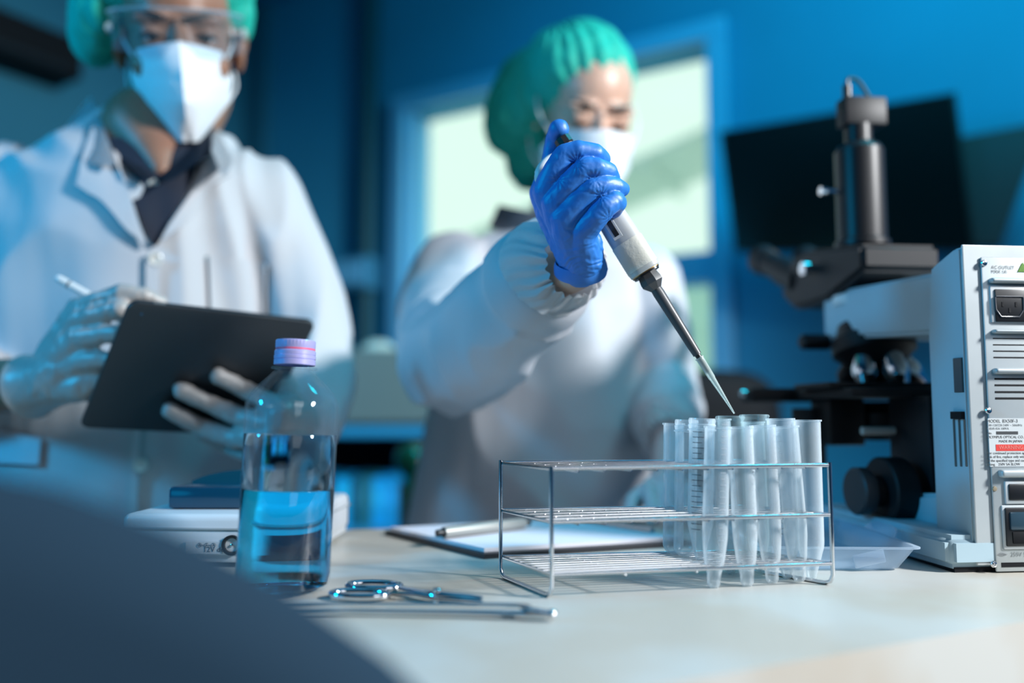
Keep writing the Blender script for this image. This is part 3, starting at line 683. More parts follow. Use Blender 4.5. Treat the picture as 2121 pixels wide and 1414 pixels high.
# right-hand end: display seen through the bottle
bm = bmesh.new(); a_, b_ = P(545, 1108, ys - .004), P(602, 1150, ys - .004); box(bm, (a_.x, a_.y - .001, b_.z), (b_.x, a_.y + .002, a_.z), None, .001); obj('display_window', bm, mat('display_dark', (.01, .02, .035), .15), sc)

# ================================================================== CLIPBOARD, PAPER, PEN
ck = [T(797, 1107), T(1003, 1158), T(1500, 1122), T(1330, 1080)]
ck = [V((c.x, c.y, TZ)) for c in ck]; ck[2] = ck[1] + (T(1440, 1130) - ck[1]) * 1.0; ck[3] = ck[0] + (ck[2] - ck[1])
cb = thing('clipboard', 'black clipboard lying on the table behind the rack', 'clipboard', sum(ck, V()) / 4)
up_ = lambda h: V((0, 0, h))
bm = slab([c + up_(.0045) for c in ck], (0, 0, -.0045), bev=.0008); obj('board', bm, mat('clipboard_black', (.012, .011, .014), .45), cb)
cen = sum(ck, V()) / 4
e1_ = (ck[2] - ck[1]).normalized(); e2_ = (ck[0] - ck[1]).normalized()
bm = slab([ck[0] + e1_ * .004 - e2_ * .004 + up_(.0082), ck[1] + e1_ * .006 + e2_ * .010 + up_(.0082), ck[2] - e1_ * .01 + e2_ * .010 + up_(.0082), ck[3] - e1_ * .01 - e2_ * .004 + up_(.0082)], (0, 0, -.0036))
tag(obj('paper', bm, mat('paper_white', (.74, .75, .82), .7), smooth=False), 'stack of blank white paper on the black clipboard', 'paper')
mm_ = (ck[2] + ck[3]) / 2 - e1_ * .012 + up_(.0084)
bm = bmesh.new(); tube(bm, [mm_ - e2_ * .05, mm_ + e2_ * .05], .0045, 10); obj('clip', bm, STEEL, cb)
pn0, pn1 = T(905, 1104, TZ + .0145), T(1092, 1082, TZ + .0145)
dpen = (pn1 - pn0).normalized(); lp = (pn1 - pn0).length; M_ = frame_to(pn0, pn1)
pe = thing('pen', 'grey capped pen lying on the white paper', 'pen', pn0)
bm = bmesh.new(); lathe(bm, [(0, .008), (.0052, .008), (.0056, .012), (.0058, lp * .5), (.0055, lp - .006), (.003, lp), (0, lp)], M_, 24); obj('barrel', bm, mat('pen_grey', (.34, .34, .32), .4, .3), pe)
bm = bmesh.new(); lathe(bm, [(0, 0), (.0034, 0), (.0036, .006), (.0048, .007), (.0048, .010), (0, .010)], M_, 20); obj('end_cap', bm, BLACKP, pe)
bm = bmesh.new(); lathe(bm, [(0, lp - .004), (.004, lp - .004), (.0035, lp + .003), (0, lp + .004)], M_, 20); obj('tip', bm, BLACKP, pe)

# ================================================================== SCISSORS AND TWEEZERS
def onz(px, py, h): return T(px, py, TZ + h)
sx = thing('scissors', 'steel surgical scissors with two finger loops beside the bottle', 'scissors', onz(860, 1236, 0))
def loop(cx, cy, rx, ry, h):
    c = onz(cx, cy, h); a = onz(cx + rx, cy, h) - c; b = V((-.35, 1, 0)).normalized() * ry
    return [c + a * cos(k) + b * sin(k) for k in [i * 2 * pi / 28 for i in range(28)]]
L1, L2 = loop(745, 1230, 58, .010, .0035), loop(775, 1213, 54, .011, .005)
end = onz(1000, 1243, .004); piv = onz(905, 1234, .0045)
for Lp, h in ((L1, .0038), (L2, .0052)):
    bm = bmesh.new(); tube(bm, Lp, .0026, 10, loop=True); lo_ = obj('finger_loop', bm, CHROME, sx)
for st, h in ((onz(800, 1228, .0038), .0035), (onz(825, 1216, .005), .0055)):
    bm = bmesh.new(); e2v = end + V((0, .0015 if h > .004 else -.001, h - .004)); tube(bm, [st, st.lerp(piv, .6) + up_(.0005), V((piv.x, piv.y, TZ + h)), e2v.lerp(piv, .3), e2v], [.0025, .0028, .0040, .0036, .0016], 12, flat=.6); obj('blade', bm, CHROME, sx)
bm = bmesh.new(); lathe(bm, [(.003, .0), (.003, .009), (.0022, .0098), (0, .0098)], Matrix.Translation((piv.x, piv.y, TZ)), 20); obj('pivot_screw', bm, CHROME, sx)
tw = thing('tweezers', 'long steel tweezers lying nearest on the table', 'tweezers', onz(1145, 1271, 0))
h0 = onz(1143, 1271, .0045)
for (mx, my, ex, ey, dz) in ((900, 1266, 560, 1262, -.0008), (1040, 1252, 590, 1250, .0022)):
    pts = smooth_path([h0, onz((mx + 1143) / 2, (my + 1271) / 2 - .5, .0048 + dz), onz(mx, my, .0045 + dz), onz(ex, ey, .0035)], 5)
    bm = bmesh.new(); k = len(pts); tube(bm, pts, [.0042 - .0022 * i / k for i in range(k)], 12, flat=.45); obj('arm', bm, STEEL, tw)
bm = bmesh.new(); ell(bm, h0, (.0035, .0035, .003)); obj('end_joint', bm, CHROME, tw)

# ================================================================== PLASTIC TRAY
a0, a1, a2 = T(1655, 1183), T(1872, 1183), T(1905, 1160)
ty = .69; pL, pR = T(1600, 1180), T(1868, 1182)
tr = thing('plastic_tray', 'shallow translucent plastic tray between the rack and the microscope', 'tray', (pL + pR) / 2)
dx = (pR - pL).normalized(); dy = V((-dx.y, dx.x, 0)); Lx = (pR - pL).length
def tp(u, v, z): return pL + dx * u + dy * v + up_(z)
zr_ = .0195; fl = .010; D_ = .16
bm = bmesh.new()
def ringp(ins, z, r=.008):
    out = []
    for cx, cy, a0_ in ((Lx - ins - r, ins + r, -pi / 2), (Lx - ins - r, D_ - ins - r, 0), (ins + r, D_ - ins - r, pi / 2), (ins + r, ins + r, pi)):
        for k in range(6): a = a0_ + k * pi / 10; out.append(bm.verts.new(tp(cx + r * cos(a), cy + r * sin(a), z)))
    return out
rg = [ringp(.004, .0002), ringp(0, .002), ringp(-fl, zr_), ringp(-fl - .003, zr_), ringp(-fl - .003, zr_ + .0012), ringp(-fl + .001, zr_ + .0012), ringp(.0012, .0028), ringp(.005, .0014)]
for a, b in zip(rg, rg[1:]):
    for i in range(24): bm.faces.new((a[i], a[(i + 1) % 24], b[(i + 1) % 24], b[i]))
bm.faces.new(rg[0]); bm.faces.new(rg[-1]); obj('basin', bm, TRAYP, tr)
c_ = tp(Lx + fl + .002, D_ * .48, zr_); bm = bmesh.new(); pts = [c_ + dy * y + dx * x + up_(z) for y, x, z in ((-.035, 0, .001), (-.03, .004, .006), (-.02, .006, .009), (.02, .006, .009), (.03, .004, .006), (.035, 0, .001))]
vs = [bm.verts.new(p) for p in pts]; vs2 = [bm.verts.new(p + dx * .0012) for p in pts]
bm.faces.new(vs); bm.faces.new(vs2[::-1])
for i in range(6): bm.faces.new((vs[i], vs[(i + 1) % 6], vs2[(i + 1) % 6], vs2[i]))
obj('grip_tab', bm, TRAYP, tr)
bm = bmesh.new(); c_ = tp(Lx - .028, -.0045, .011); box(bm, (-.013, -.001, -.006), (.013, .0008, .005), Matrix.Translation(c_) @ Matrix.Rotation(radians(-12), 4, 'Y'), .001); obj('latch', bm, thin('latch_plastic', (.7, .82, .92), .5, .3, .15, (.9, .95, 1), 1.4, edge=.3), tr)

# ================================================================== MICROSCOPE
mo = T(1972, 1184); mo = V((T(2030, 1186).x, T(2030, 1186).y, TZ))
mic = thing('microscope', 'large white and black laboratory microscope seen from its rear panel', 'microscope', mo)
MM = Matrix.Translation(mo) @ Matrix.Rotation(radians(6), 4, 'Z')
MI = MM.inverted()
def ml(px, py, y): 
    """local (x, z) on the plane y of the microscope"""
    o = MI @ CAM; d = (MI.to_3x3() @ ray(px, py)); t = (y - o.y) / d.y; p = o + d * t; return p
def mx(px, py, x):
    o = MI @ CAM; d = (MI.to_3x3() @ ray(px, py)); t = (x - o.x) / d.x; return o + d * t
ENAM = mat('enamel_blue_lit', (.36, .48, .54), .55, spec=.2, var=.03, vscale=12)  # neutral enamel, with the blue light's tint put into its base colour
ENPL = mat('rear_plate_grey', (.42, .46, .47), .38, .25, var=.06, vscale=18)
BLK = mat('microscope_black', (.004, .005, .007), .55, spec=.3, bump=.1, bscale=900)
top = ml(2015, 507, 0).z; wd = .145
zb_ = .005
# stand: solid side profile (y forward, z up), given a width in x
def extr(name, prof, x0, x1, m, parent, bev=.004, M=MM):
    bm = bmesh.new(); a = [bm.verts.new((x0, y, z)) for y, z in prof]; b = [bm.verts.new((x1, y, z)) for y, z in prof]
    bm.faces.new(a); bm.faces.new(b[::-1]); n = len(a)
    for i in range(n): bm.faces.new((a[i], b[i], b[(i + 1) % n], a[(i + 1) % n]))
    bmesh.ops.recalc_face_normals(bm, faces=bm.faces[:])
    if bev: bmesh.ops.bevel(bm, geom=[e for e in bm.edges if e.calc_face_angle(0) > .3], offset=bev, segments=3, affect='EDGES')
    bmesh.ops.transform(bm, matrix=M, verts=bm.verts[:]); return obj(name, bm, m, parent)
zarm_t = mx(1800, 578, .02).z; 
col_y = .055
atop = .188; abot = .150
az0, az1, az2 = mx(1900, 697, .012).z, mx(1690, 612, .012).z, mx(1940, 562, .012).z
pf = [(0, zb_), (.002, .0), (.20, 0), (.235, .0), (.245, .02), (.215, .045), (.14, .05), (.065, .058), (.056, .075), (.052, az0 - .006), (.056, az0), (.26, az0 + .012), (.275, az0 + .018), (.275, az1), (.060, az2), (.040, az2 + .006), (.014, top), (0, top)]
extr('stand', pf, .012, wd, ENAM, mic, .004)
extr('column_side', [(0, .012), (.05, .012), (.05, .20), (.042, az2), (.010, top - .002), (0, top - .002)], -.004, .02, ENAM, mic, .002)
extr('foot', [(-.002, .003), (.23, .003), (.255, .008), (.262, .02), (.235, .030), (-.002, .030)], -.027, wd + .02, ENAM, mic, .006)
extr('rubber_base', [(.003, 0), (.22, 0), (.22, .004), (.003, .004)], -.02, wd + .01, BLACKM, mic, 0)
# rear plate
def rp_box(name, x0, y0, x1, y1, d0, d1, m, parent, bev=.0006, seg=2):
    a, b = ml(x0, y0, -.001), ml(x1, y1, -.001); bm = bmesh.new(); box(bm, (a.x, -d1, b.z), (b.x, -d0, a.z), MM, bev, seg); return obj(name, bm, m, parent, smooth=True, sharp=30)
pl0 = ml(2022, 533, 0); pl1 = ml(2300, 1180, 0)
extr_b = bmesh.new(); box(extr_b, (-.003, -.001, .006), (wd, .001, top), MM, .001); obj('rear_frame', extr_b, ENPL, mic, smooth=False)
bm = bmesh.new(); box(bm, (ml(2030, 600, 0).x, -.0032, ml(2050, 1183, 0).z), (wd - .006, -.001, pl0.z), MM, .0012, 2); plate = obj('rear_plate', bm, ENPL, mic, sharp=30)
D0 = .0032
for (x, y) in ((2037, 545), (2046, 850), (2057, 1168), (9999, 545), (9999, 1168)):
    p = ml(min(x, 2060), y, -D0); p.x = wd - .012 if x > 9000 else p.x; bm = bmesh.new(); lathe(bm, [(0, 0), (.0026, 0), (.0028, .0008), (.0022, .0019), (.0010, .0023), (.0006, .0017), (0, .0017)], MM @ Matrix.Translation((p.x, -D0, p.z)) @ Matrix.Rotation(pi / 2, 4, 'X'), 20); obj('screw', bm, STEEL, plate)
# ledges above outlet and vents
def ledge(x0, y0, y1, x1=2330, dep=.006):
    a, b = ml(x0, y0, -D0), ml(x1, y1, -D0); bm = bmesh.new(); box(bm, (a.x, -D0 - dep, b.z), (b.x, -D0 + .001, a.z), MM, .0022, 3); return obj('hood', bm, ENPL, plate)
ledge(2046, 576, 592); ledge(2052, 682, 694); ledge(2054, 762, 776); ledge(2066, 972, 986)
rp_box('outlet_recess', 2044, 592, 2200, 671, D0 - .001, D0 + .0016, mat('outlet_frame', (.50, .53, .54), .35), plate, .0012)
o1 = rp_box('outlet', 2052, 600, 2196, 669, D0, D0 + .003, BLACKP, plate, .001)
bm = bmesh.new(); c = ml(2091, 635, -D0 - .003)
wx_, wz_ = .0125, .0085
pts = [(-wx_, wz_ * .9), (-wx_ * .95, wz_), (wx_ * .95, wz_), (wx_, wz_ * .9), (wx_, -wz_ * .3), (wx_ * .65, -wz_), (-wx_ * .65, -wz_), (-wx_, -wz_ * .3)]
tube(bm, [MM @ V((c.x + x, -D0 - .0032, c.z + z)) for x, z in pts], .0007, 8, loop=True); obj('outlet_rim', bm, mat('rim_grey', (.05, .055, .065), .3), o1)
bm = bmesh.new()
for x, z in ((-.006, .002), (.006, .002), (0, -.003)): box(bm, (c.x + x - .0008, -D0 - .0034, c.z + z - .002), (c.x + x + .0008, -D0 - .0029, c.z + z + .002), MM)
obj('contact_slots', bm, BLACKM, o1, smooth=False)
for y in (702, 715, 728, 741, 785, 798, 812, 825):
    a, b = ml(2056 + (y - 700) * .04, y - 2.5, -D0), ml(2330, y + 2.5, -D0); bm = bmesh.new(); box(bm, (a.x, -D0 - .0003, b.z), (b.x, -D0 + .0005, a.z), MM, .0002, 1); obj('vent_slot', bm, BLACKM, plate, smooth=False)
lab = rp_box('rating_label', 2042, 866, 2300, 964, D0 - .0005, D0 + .00035, mat('label_paper', (.50, .54, .55), .5), plate, 0)
LB = D0 + .00045
def mt(px, py, body, hpx, m, par, nm='print', align='LEFT'):
    p = ml(px, py, -LB); sz = hpx / F * .69 * 1.38
    return text(nm, body, sz, MM @ Matrix.Translation((p.x, -LB, p.z)) @ Matrix.Rotation(pi / 2, 4, 'X'), m, par, .00003, align)
TXT = mat('print_dark', (.03, .035, .04), .6); TXG = mat('print_grey', (.17, .19, .20), .6)
mt(2054, 556, 'AC OUTLET', 7, TXG, plate); mt(2054, 565, 'MAX 1A', 7, TXG, plate)
mt(2044, 875, 'MODEL', 6.5, TXT, lab); mt(2076, 875, 'BX50F-3', 7, TXT, lab)
mt(2045, 882.5, '100-120/220-240V ~ 50/60Hz', 4.6, TXG, lab); mt(2045, 889.5, '0.85/0.45A 100VA', 4.6, TXG, lab)
mt(2045, 899, 'No.', 5, TXT, lab); rp_box('serial_bar', 2059, 893, 2104, 899, LB - .0002, LB + .0001, TXT, lab, 0)
mt(2045, 907.5, 'OLYMPUS OPTICAL CO.,LTD.', 5.4, TXT, lab); mt(2069, 916, 'MADE IN JAPAN', 5.2, TXT, lab)
wr = rp_box('warning_band', 2058, 920, 2300, 932, LB - .0002, LB + .0001, mat('warning_red', (.62, .04, .03), .5), lab, 0)
LB += .0002; mt(2069, 930, 'WARNING', 8, mat('warning_text', (.75, .22, .18), .5), wr); LB -= .0002
for i, s in enumerate(('For continued protection against', 'risk of fire, replace only with fuse', 'of the specified type and current', 'rating.   250V 5A SLOW')): mt(2045, 940.5 + i * 7.8, s, 5.2, TXT, lab)
rp_box('switch_frame', 2074, 995, 2330, 1040, D0 - .0006, D0 + .0022, mat('outlet_frame', (0, 0, 0)), plate, .0014)
rp_box('power_switch', 2080, 1001, 2150, 1034, D0, D0 + .0034, BLACKP, plate, .0012)
rp_box('inlet_frame', 2068, 1045, 2330, 1132, D0 - .0006, D0 + .0018, mat('outlet_frame', (0, 0, 0)), plate, .0014)
il = rp_box('power_inlet', 2073, 1050, 2230, 1127, D0, D0 + .0032, BLACKP, plate, .0012)
rp_box('fuse_cover', 2081, 1058, 2170, 1094, D0 + .0028, D0 + .0044, mat('smoked_plastic', (.03, .06, .085), .15), il, .0012)
rp_box('fuse_drawer', 2087, 1099, 2170, 1122, D0 + .0028, D0 + .0038, BLACKM, il, .0008)
mt(2094, 1152, '250V 5A', 8.5, TXG, plate)
bm = bmesh.new(); c = ml(2077, 1148, -LB); tube(bm, [MM @ V((c.x + .0022 * cos(a) * 1.4, -LB, c.z + .0011 * sin(a))) for a in [i * 2 * pi / 20 for i in range(20)]], .0002, 5, loop=True); tube(bm, [MM @ V((c.x - .0042, -LB, c.z)), MM @ V((c.x + .0042, -LB, c.z))], .0002, 5); obj('fuse_symbol', bm, TXG, plate)
rp_box('lower_slot', 2070, 1164, 2330, 1168, D0 - .0004, D0 + .0003, BLACKM, plate, 0)
# green warning triangle at the right edge
c = ml(2117, 563, -LB); bm = bmesh.new(); vs = [bm.verts.new(MM @ V((c.x + x, -LB - .0001, c.z + z))) for x, z in ((-.004, 0), (.006, 0), (.001, .0085))]; f = bm.faces.new(vs); bmesh.ops.solidify(bm, geom=[f], thickness=.0002); obj('hazard_triangle', bm, mat('triangle_green', (.16, .38, .04), .5), plate, smooth=False)
p = ml(2060, 1012, -D0); bm = bmesh.new(); lathe(bm, [(0, 0), (.0022, 0), (.0018, .0008), (0, .001)], MM @ Matrix.Translation((p.x, -D0, p.z)) @ Matrix.Rotation(pi / 2, 4, 'X'), 16); obj('screw', bm, mat('rusty_brass', (.30, .25, .17), .5, .5), plate)
# side details of the column
SX = -.0045
def side(name, x0, y0, x1, y1, m, th=.001, par=mic, bev=.0004):
    a, b = mx(x0, y0, SX), mx(x1, y1, SX); bm = bmesh.new(); box(bm, (SX - th, min(a.y, b.y), min(a.z, b.z)), (SX + .001, max(a.y, b.y), max(a.z, b.z)), MM, bev, 1); return obj(name, bm, m, par, smooth=False)
side('side_window', 1975, 742, 1996, 812, mat('side_dark', (.03, .05, .06), .3))
side('slider_cap', 1974, 852, 1998, 868, BLACKM, .003)
for x in (1977, 1988, 1999): side('slider_rail', x, 868, x + 4, 966, mat('rail_grey', (.16, .18, .18), .35), .0015)
# head: trinocular block, camera port, camera
cx_ = .048
def mlathe(name, prof, c, m, par, rot=None, n=32, sharp=30):
    bm = bmesh.new(); lathe(bm, prof, MM @ Matrix.Translation(c) @ (rot or Matrix()), n); return obj(name, bm, m, par, sharp=sharp)
HY = .235
zt = .262
mlathe('dovetail_ring', [(0, 0), (.040, 0), (.040, .010), (.034, .012), (0, .012)], (cx_, HY, zt - .010), WHITEP, mic)
zt += .010
hp = [(.170, zt + .036), (.300, zt + .054), (.345, zt + .048), (.372, zt + .008), (.335, zt - .014), (.25, zt - .012), (.170, zt + .008)]
head = extr('head', hp, cx_ - .044, cx_ + .044, BLK, mic, .005)
q1 = MM @ V((cx_, .250, zt + .045)); 
py_ = .236
ptop = ml(1780, 290, py_).z
mlathe('photo_port', [(0, 0), (.030, 0), (.030, .006), (.0268, .008), (.0268, ptop - zt - .06), (.023, ptop - zt - .054), (.015, ptop - zt - .050), (.015, ptop - zt - .030), (0, ptop - zt - .030)], (cx_ - .006, py_, zt + .046), mat('port_dark', (.007, .008, .010), .4, spec=.35), mic)
mlathe('port_lever', [(0, 0), (.003, 0), (.003, .022), (.005, .024), (.005, .030), (0, .030)], (cx_ - .024, py_, zt + .11), CHROME, mic, Matrix.Rotation(-pi / 2, 4, 'Y'), 12)
ct0, ct1 = ml(1743, 262, py_), ml(1825, 208, py_)
bm = bmesh.new(); box(bm, (ct0.x, py_ - .012, ct0.z), (ct1.x, py_ + .012, ct1.z), MM, .002); camb = obj('microscope_camera', bm, mat('camera_black', (.005, .006, .008), .5, spec=.3), mic, sharp=30)
cb0, cb1 = ml(1755, 205, py_), ml(1803, 207, py_)
bm = bmesh.new(); tube(bm, [MM @ V((cb0.x, py_, ct1.z - .002)), MM @ V((cb0.x, py_, ct1.z + .016))], .005, 12); obj('cable_plug', bm, BLACKP, camb)
pts = smooth_path([MM @ V(v) for v in ((cb0.x, py_, ct1.z + .014), (cb0.x + .002, py_, ct1.z + .024), (cb0.x + .014, py_, ct1.z + .022), (cb1.x, py_, ct1.z))], 8)
bm = bmesh.new(); tube(bm, pts, .0022, 8); obj('cable', bm, mat('cable_teal', (.01, .05, .06), .4), camb)
pts = smooth_path([MM @ V(v) for v in ((cb1.x, py_ + .03, ct1.z - .01), (cb1.x + .012, py_ + .04, ct1.z - .06), (cb1.x + .022, py_ + .05, ct1.z - .13), (cb1.x + .020, py_ + .05, zt + .03))], 8)
bm = bmesh.new(); tube(bm, pts, .002, 8); obj('cable', bm, BLACKP, mic)
for dx_ in (-.030, .030):
    s0 = V((cx_ + dx_, .335, zt + .022)); s1 = V((cx_ + dx_ * 1.05, .455, zt + .072)); dv = (s1 - s0)
    M_ = MM @ frame_to(s0, s1); L_ = dv.length
    bm = bmesh.new(); lathe(bm, [(0, 0), (.019, 0), (.019, L_ * .45), (.0165, L_ * .47), (.0165, L_ * .8), (.019, L_ * .82), (.021, L_), (.016, L_), (.012, L_ * .9), (0, L_ * .9)], M_, 28); obj('eyepiece', bm, BLK, mic, sharp=30)
mlathe('clamp_screw', [(0, 0), (.005, 0), (.005, .008), (.008, .009), (.008, .016), (0, .017)], (cx_ - .044, .275, zt + .027), CHROME, mic, Matrix.Rotation(-pi / 2, 4, 'Y'), 14)
# nosepiece and objectives
NC = V((cx_ - .004, .225, az0 + .004)); tilt = Matrix.Rotation(radians(-14), 4, 'X')
ns = mlathe('nosepiece', [(0, -.026), (.028, -.026), (.041, -.012), (.044, -.010), (.044, .006), (.038, .010), (.034, .024), (0, .024)], NC, BLK, mic, tilt, 40)
mlathe('nosepiece_lever', [(0, 0), (.009, 0), (.009, .030), (.006, .033), (0, .033)], NC + V((-.035, .035, .005)), BLK, mic, Matrix.Rotation(-pi / 2, 4, 'Y'), 16)
for i, (ang, sp, L_) in enumerate(((-150, 14, .036), (-80, 14, .042), (-15, 34, .040), (60, 38, .034), (140, 30, .030))):
    a = radians(ang); d = (tilt.to_3x3() @ V((sin(radians(sp)) * cos(a), sin(radians(sp)) * sin(a), -cos(radians(sp))))); st = NC + (tilt.to_3x3() @ V((.023 * cos(a), .023 * sin(a), -.018)))
    bm = bmesh.new(); lathe(bm, [(0, 0), (.0115, 0), (.0115, L_ * .35), (.0125, L_ * .36), (.0125, L_ * .6), (.010, L_ * .75), (.006, L_), (0, L_)], MM @ frame_to(st, st + d), 24); ob_ = obj('objective', bm, CHROME if i < 3 else BLK, mic, sharp=30)
MM0 = MM; MM = MM @ Matrix.Translation((0, 0, .050))
# stage, holder, condenser, focus knobs
bm = bmesh.new(); box(bm, (cx_ - .085, .125, .095), (cx_ + .085, .30, .105), MM, .002); obj('stage', bm, BLK, mic, sharp=30)
bm = bmesh.new(); box(bm, (cx_ - .095, .15, .105), (cx_ + .06, .23, .111), MM, .001); st_ = obj('slide_holder', bm, BLK, mic, sharp=30)
bm = bmesh.new(); box(bm, (cx_ - .135, .25, .092), (cx_ - .06, .285, .108), MM, .003); obj('stage_arm', bm, BLK, mic, sharp=30)
mlathe('stage_arm_screw', [(0, 0), (.004, 0), (.004, .006), (0, .007)], (cx_ - .135, .268, .102), CHROME, mic, Matrix.Rotation(-pi / 2, 4, 'Y'), 14)
for x_ in (-.02, .012): mlathe('slide_clip_knob', [(0, 0), (.004, 0), (.0055, .004), (.0055, .009), (0, .010)], (cx_ + x_ - .02, .17, .111), BLK, mic, None, 14)
bm = bmesh.new(); box(bm, (cx_ - .022, .10, -.035), (cx_ + .022, .17, .097), MM, .003); obj('stage_carrier', bm, BLK, mic, sharp=30)
mlathe('condenser', [(0, 0), (.022, 0), (.028, .010), (.028, .030), (.020, .042), (0, .042)], (cx_, .225, .050), BLK, mic, None, 32)
bm = bmesh.new(); box(bm, (cx_ - .07, .20, .045), (cx_ - .03, .245, .096), MM, .003); obj('condenser_mount', bm, BLK, mic, sharp=30)
mlathe('stage_drive', [(0, 0), (.016, 0), (.016, .028), (.020, .03), (.020, .065), (0, .065)], (cx_ - .070, .245, .020), BLK, mic, None, 20)
mlathe('filter_lever', [(0, 0), (.004, 0), (.004, .034), (0, .034)], (cx_ - .028, .15, .062), mat('lever_grey', (.42, .40, .37), .5), mic, Matrix.Rotation(-pi / 2, 4, 'Y'), 12)
MM = MM0
mlathe('coarse_focus_knob', [(0, 0), (.032, 0), (.033, .002), (.033, .022), (.031, .024), (.015, .025), (.015, .040), (0, .040)], (.014, .130, .054), BLK, mic, Matrix.Rotation(-pi / 2, 4, 'Y'), 40)
mlathe('fine_focus_knob', [(0, 0), (.022, 0), (.023, .002), (.023, .012), (.021, .014), (0, .0145)], (-.022, .130, .054), mat('knob_black', (.02, .022, .026), .5), mic, Matrix.Rotation(-pi / 2, 4, 'Y'), 40)
for y_, z_, m_ in ((.205, .022, BLK), (.165, .022, BLK), (.125, .017, ENAM)): mlathe('base_button', [(0, 0), (.0075, 0), (.0075, .003), (.006, .004), (0, .004)], (.012, y_, z_ + .012), m_, mic, Matrix.Rotation(-pi / 2, 4, 'Y'), 20)

# ================================================================== PEOPLE
def RZ(a): return Matrix.Rotation(radians(a), 4, 'Z')
def RX(a): return Matrix.Rotation(radians(a), 4, 'X')
def RY(a): return Matrix.Rotation(radians(a), 4, 'Y')
def fold(co, amp=.005, sx=9, sz=3, seed=0, ridge=True):
    q = V((co.x * sx + seed, co.y * sx * .6, co.z * sz)); wv = noise.noise(q * .6 + V((seed, 3, 1))) * 1.4
    a = noise.noise(q + V((wv, wv, wv * .5))); b = noise.noise(q * 2.3 + V((wv * 2, seed, 0)))
    return amp * ((1 - abs(a) * 2.4) if ridge else a) + amp * .35 * b
def torso_loft(bm, rows, yaw=0, n=36):
    """rows: (px, py, Y, rx, ry) -> closed elliptic loft"""
    rings = []
    for px, py, Y, rx, ry in rows:
        c = P(px, py, Y); R = RZ(yaw)
        rings += [c + R @ V((rx * cos(2 * pi * i / n), ry * sin(2 * pi * i / n), 0)) for i in range(n)]
    k = len(rows); bm.add(rings, [(j * n + (i + 1) % n, j * n + i, (j + 1) * n + i, (j + 1) * n + (i + 1) % n) for j in range(k - 1) for i in range(n)] + [tuple(range(n)), tuple(range((k - 1) * n, k * n))[::-1]])
def head_prims(bm, M, s=1.0, female=False):
    D = M @ Matrix.Diagonal((s, s, s, 1))
    def e(c, r, R=None, u=24, v=16): ell(bm, (0, 0, 0), 1, D @ Matrix.Translation(V(c)) @ (R or Matrix()) @ Matrix.Diagonal((*r, 1)), u, v)
    e((0, .020, .035), (.074, .092, .088)); e((0, -.022, .045), (.066, .072, .072)); e((0, -.028, -.012), (.063, .066, .075))
    e((0, -.032, -.062), (.050, .058, .052)); e((0, -.070, -.098), (.024, .024, .020))
    for x in (-1, 1):
        e((x * .028, -.086, .024), (.027, .012, .0075), RY(x * 8)); e((x * .036, -.058, -.032), (.024, .022, .020)); e((x * .075, .012, -.005), (.008, .018, .032), RZ(x * 15)); e((x * .082, .018, .008), (.006, .013, .020), RZ(x * 20))
        e((x * .031, -.0800, .0065), (.0165, .0125, .0085)); e((x * .031, -.080, -.0075), (.0150, .0110, .0060))
    for t in range(7):
        f = t / 6; e((0, -.088 - .022 * f, .010 - .044 * f), (.0075 + .004 * f, .011, .012))
    e((-.010, -.108, -.036), (.008, .010, .008)); e((.010, -.108, -.036), (.008, .010, .008))
    e((0, -.094, -.066), (.024, .012, .006)); e((0, -.093, -.076), (.021, .012, .006))
    return D
def mask(M, parent, name='face_mask', s=1.0, fold_in=.010, sx=1.0):
    bm = bmesh.new(); C = [(0, -.116, -.006), (0, -.136, -.046), (0, -.138, -.080), (0, -.100, -.128)]; E = [(.056, -.076, -.014), (.070, -.042, -.046), (.062, -.042, -.078), (.016, -.090, -.128)]
    nv, nu = 18, 12
    def at(L, t): x = t * 3; i = min(int(x), 2); f = x - i; return V(L[i]).lerp(V(L[i + 1]), f)
    allr = []
    for j in range(nv + 1):
        t = j / nv; c, e = at(C, t), at(E, t); cv = bm.verts.new(c); row = {}
        for sgn in (-1, 1):
            r = [cv]
            for i in range(1, nu + 1):
                f = i / nu; p = c.lerp(e, f); p.y -= .017 * sin(pi * f) * (.55 + .45 * sin(pi * t)); 
                if abs(t - .36) < .03: p.y += fold_in * .25
                p.x *= sgn; r.append(bm.verts.new(p))
            row[sgn] = r
        allr.append(row)
    for a, b in zip(allr, allr[1:]):
        for sgn in (-1, 1):
            for i in range(nu): bm.faces.new((a[sgn][i], a[sgn][i + 1], b[sgn][i + 1], b[sgn][i]))
    bmesh.ops.recalc_face_normals(bm, faces=bm.faces[:]); bmesh.ops.solidify(bm, geom=bm.faces[:], thickness=.0012)
    D = M @ Matrix.Diagonal((s * sx, s, s, 1)); bmesh.ops.transform(bm, matrix=D, verts=bm.verts[:])
    o = obj(name, bm, MASKM, parent, sharp=24)
    for sg in (-1, 1):
        for a, b in (((.060, -.066, -.026), (.074, .0, .028)), ((.058, -.046, -.080), (.076, .006, -.036))):
            b2 = bmesh.new(); pts = smooth_path([D @ V((sg * a[0], a[1], a[2])), D @ V((sg * (a[0] + b[0]) / 2 + sg * .008, (a[1] + b[1]) / 2, (a[2] + b[2]) / 2)), D @ V((sg * b[0], b[1], b[2]))], 6); tube(b2, pts, .0016, 8); obj('ear_loop', b2, MASKM, o)
    return o
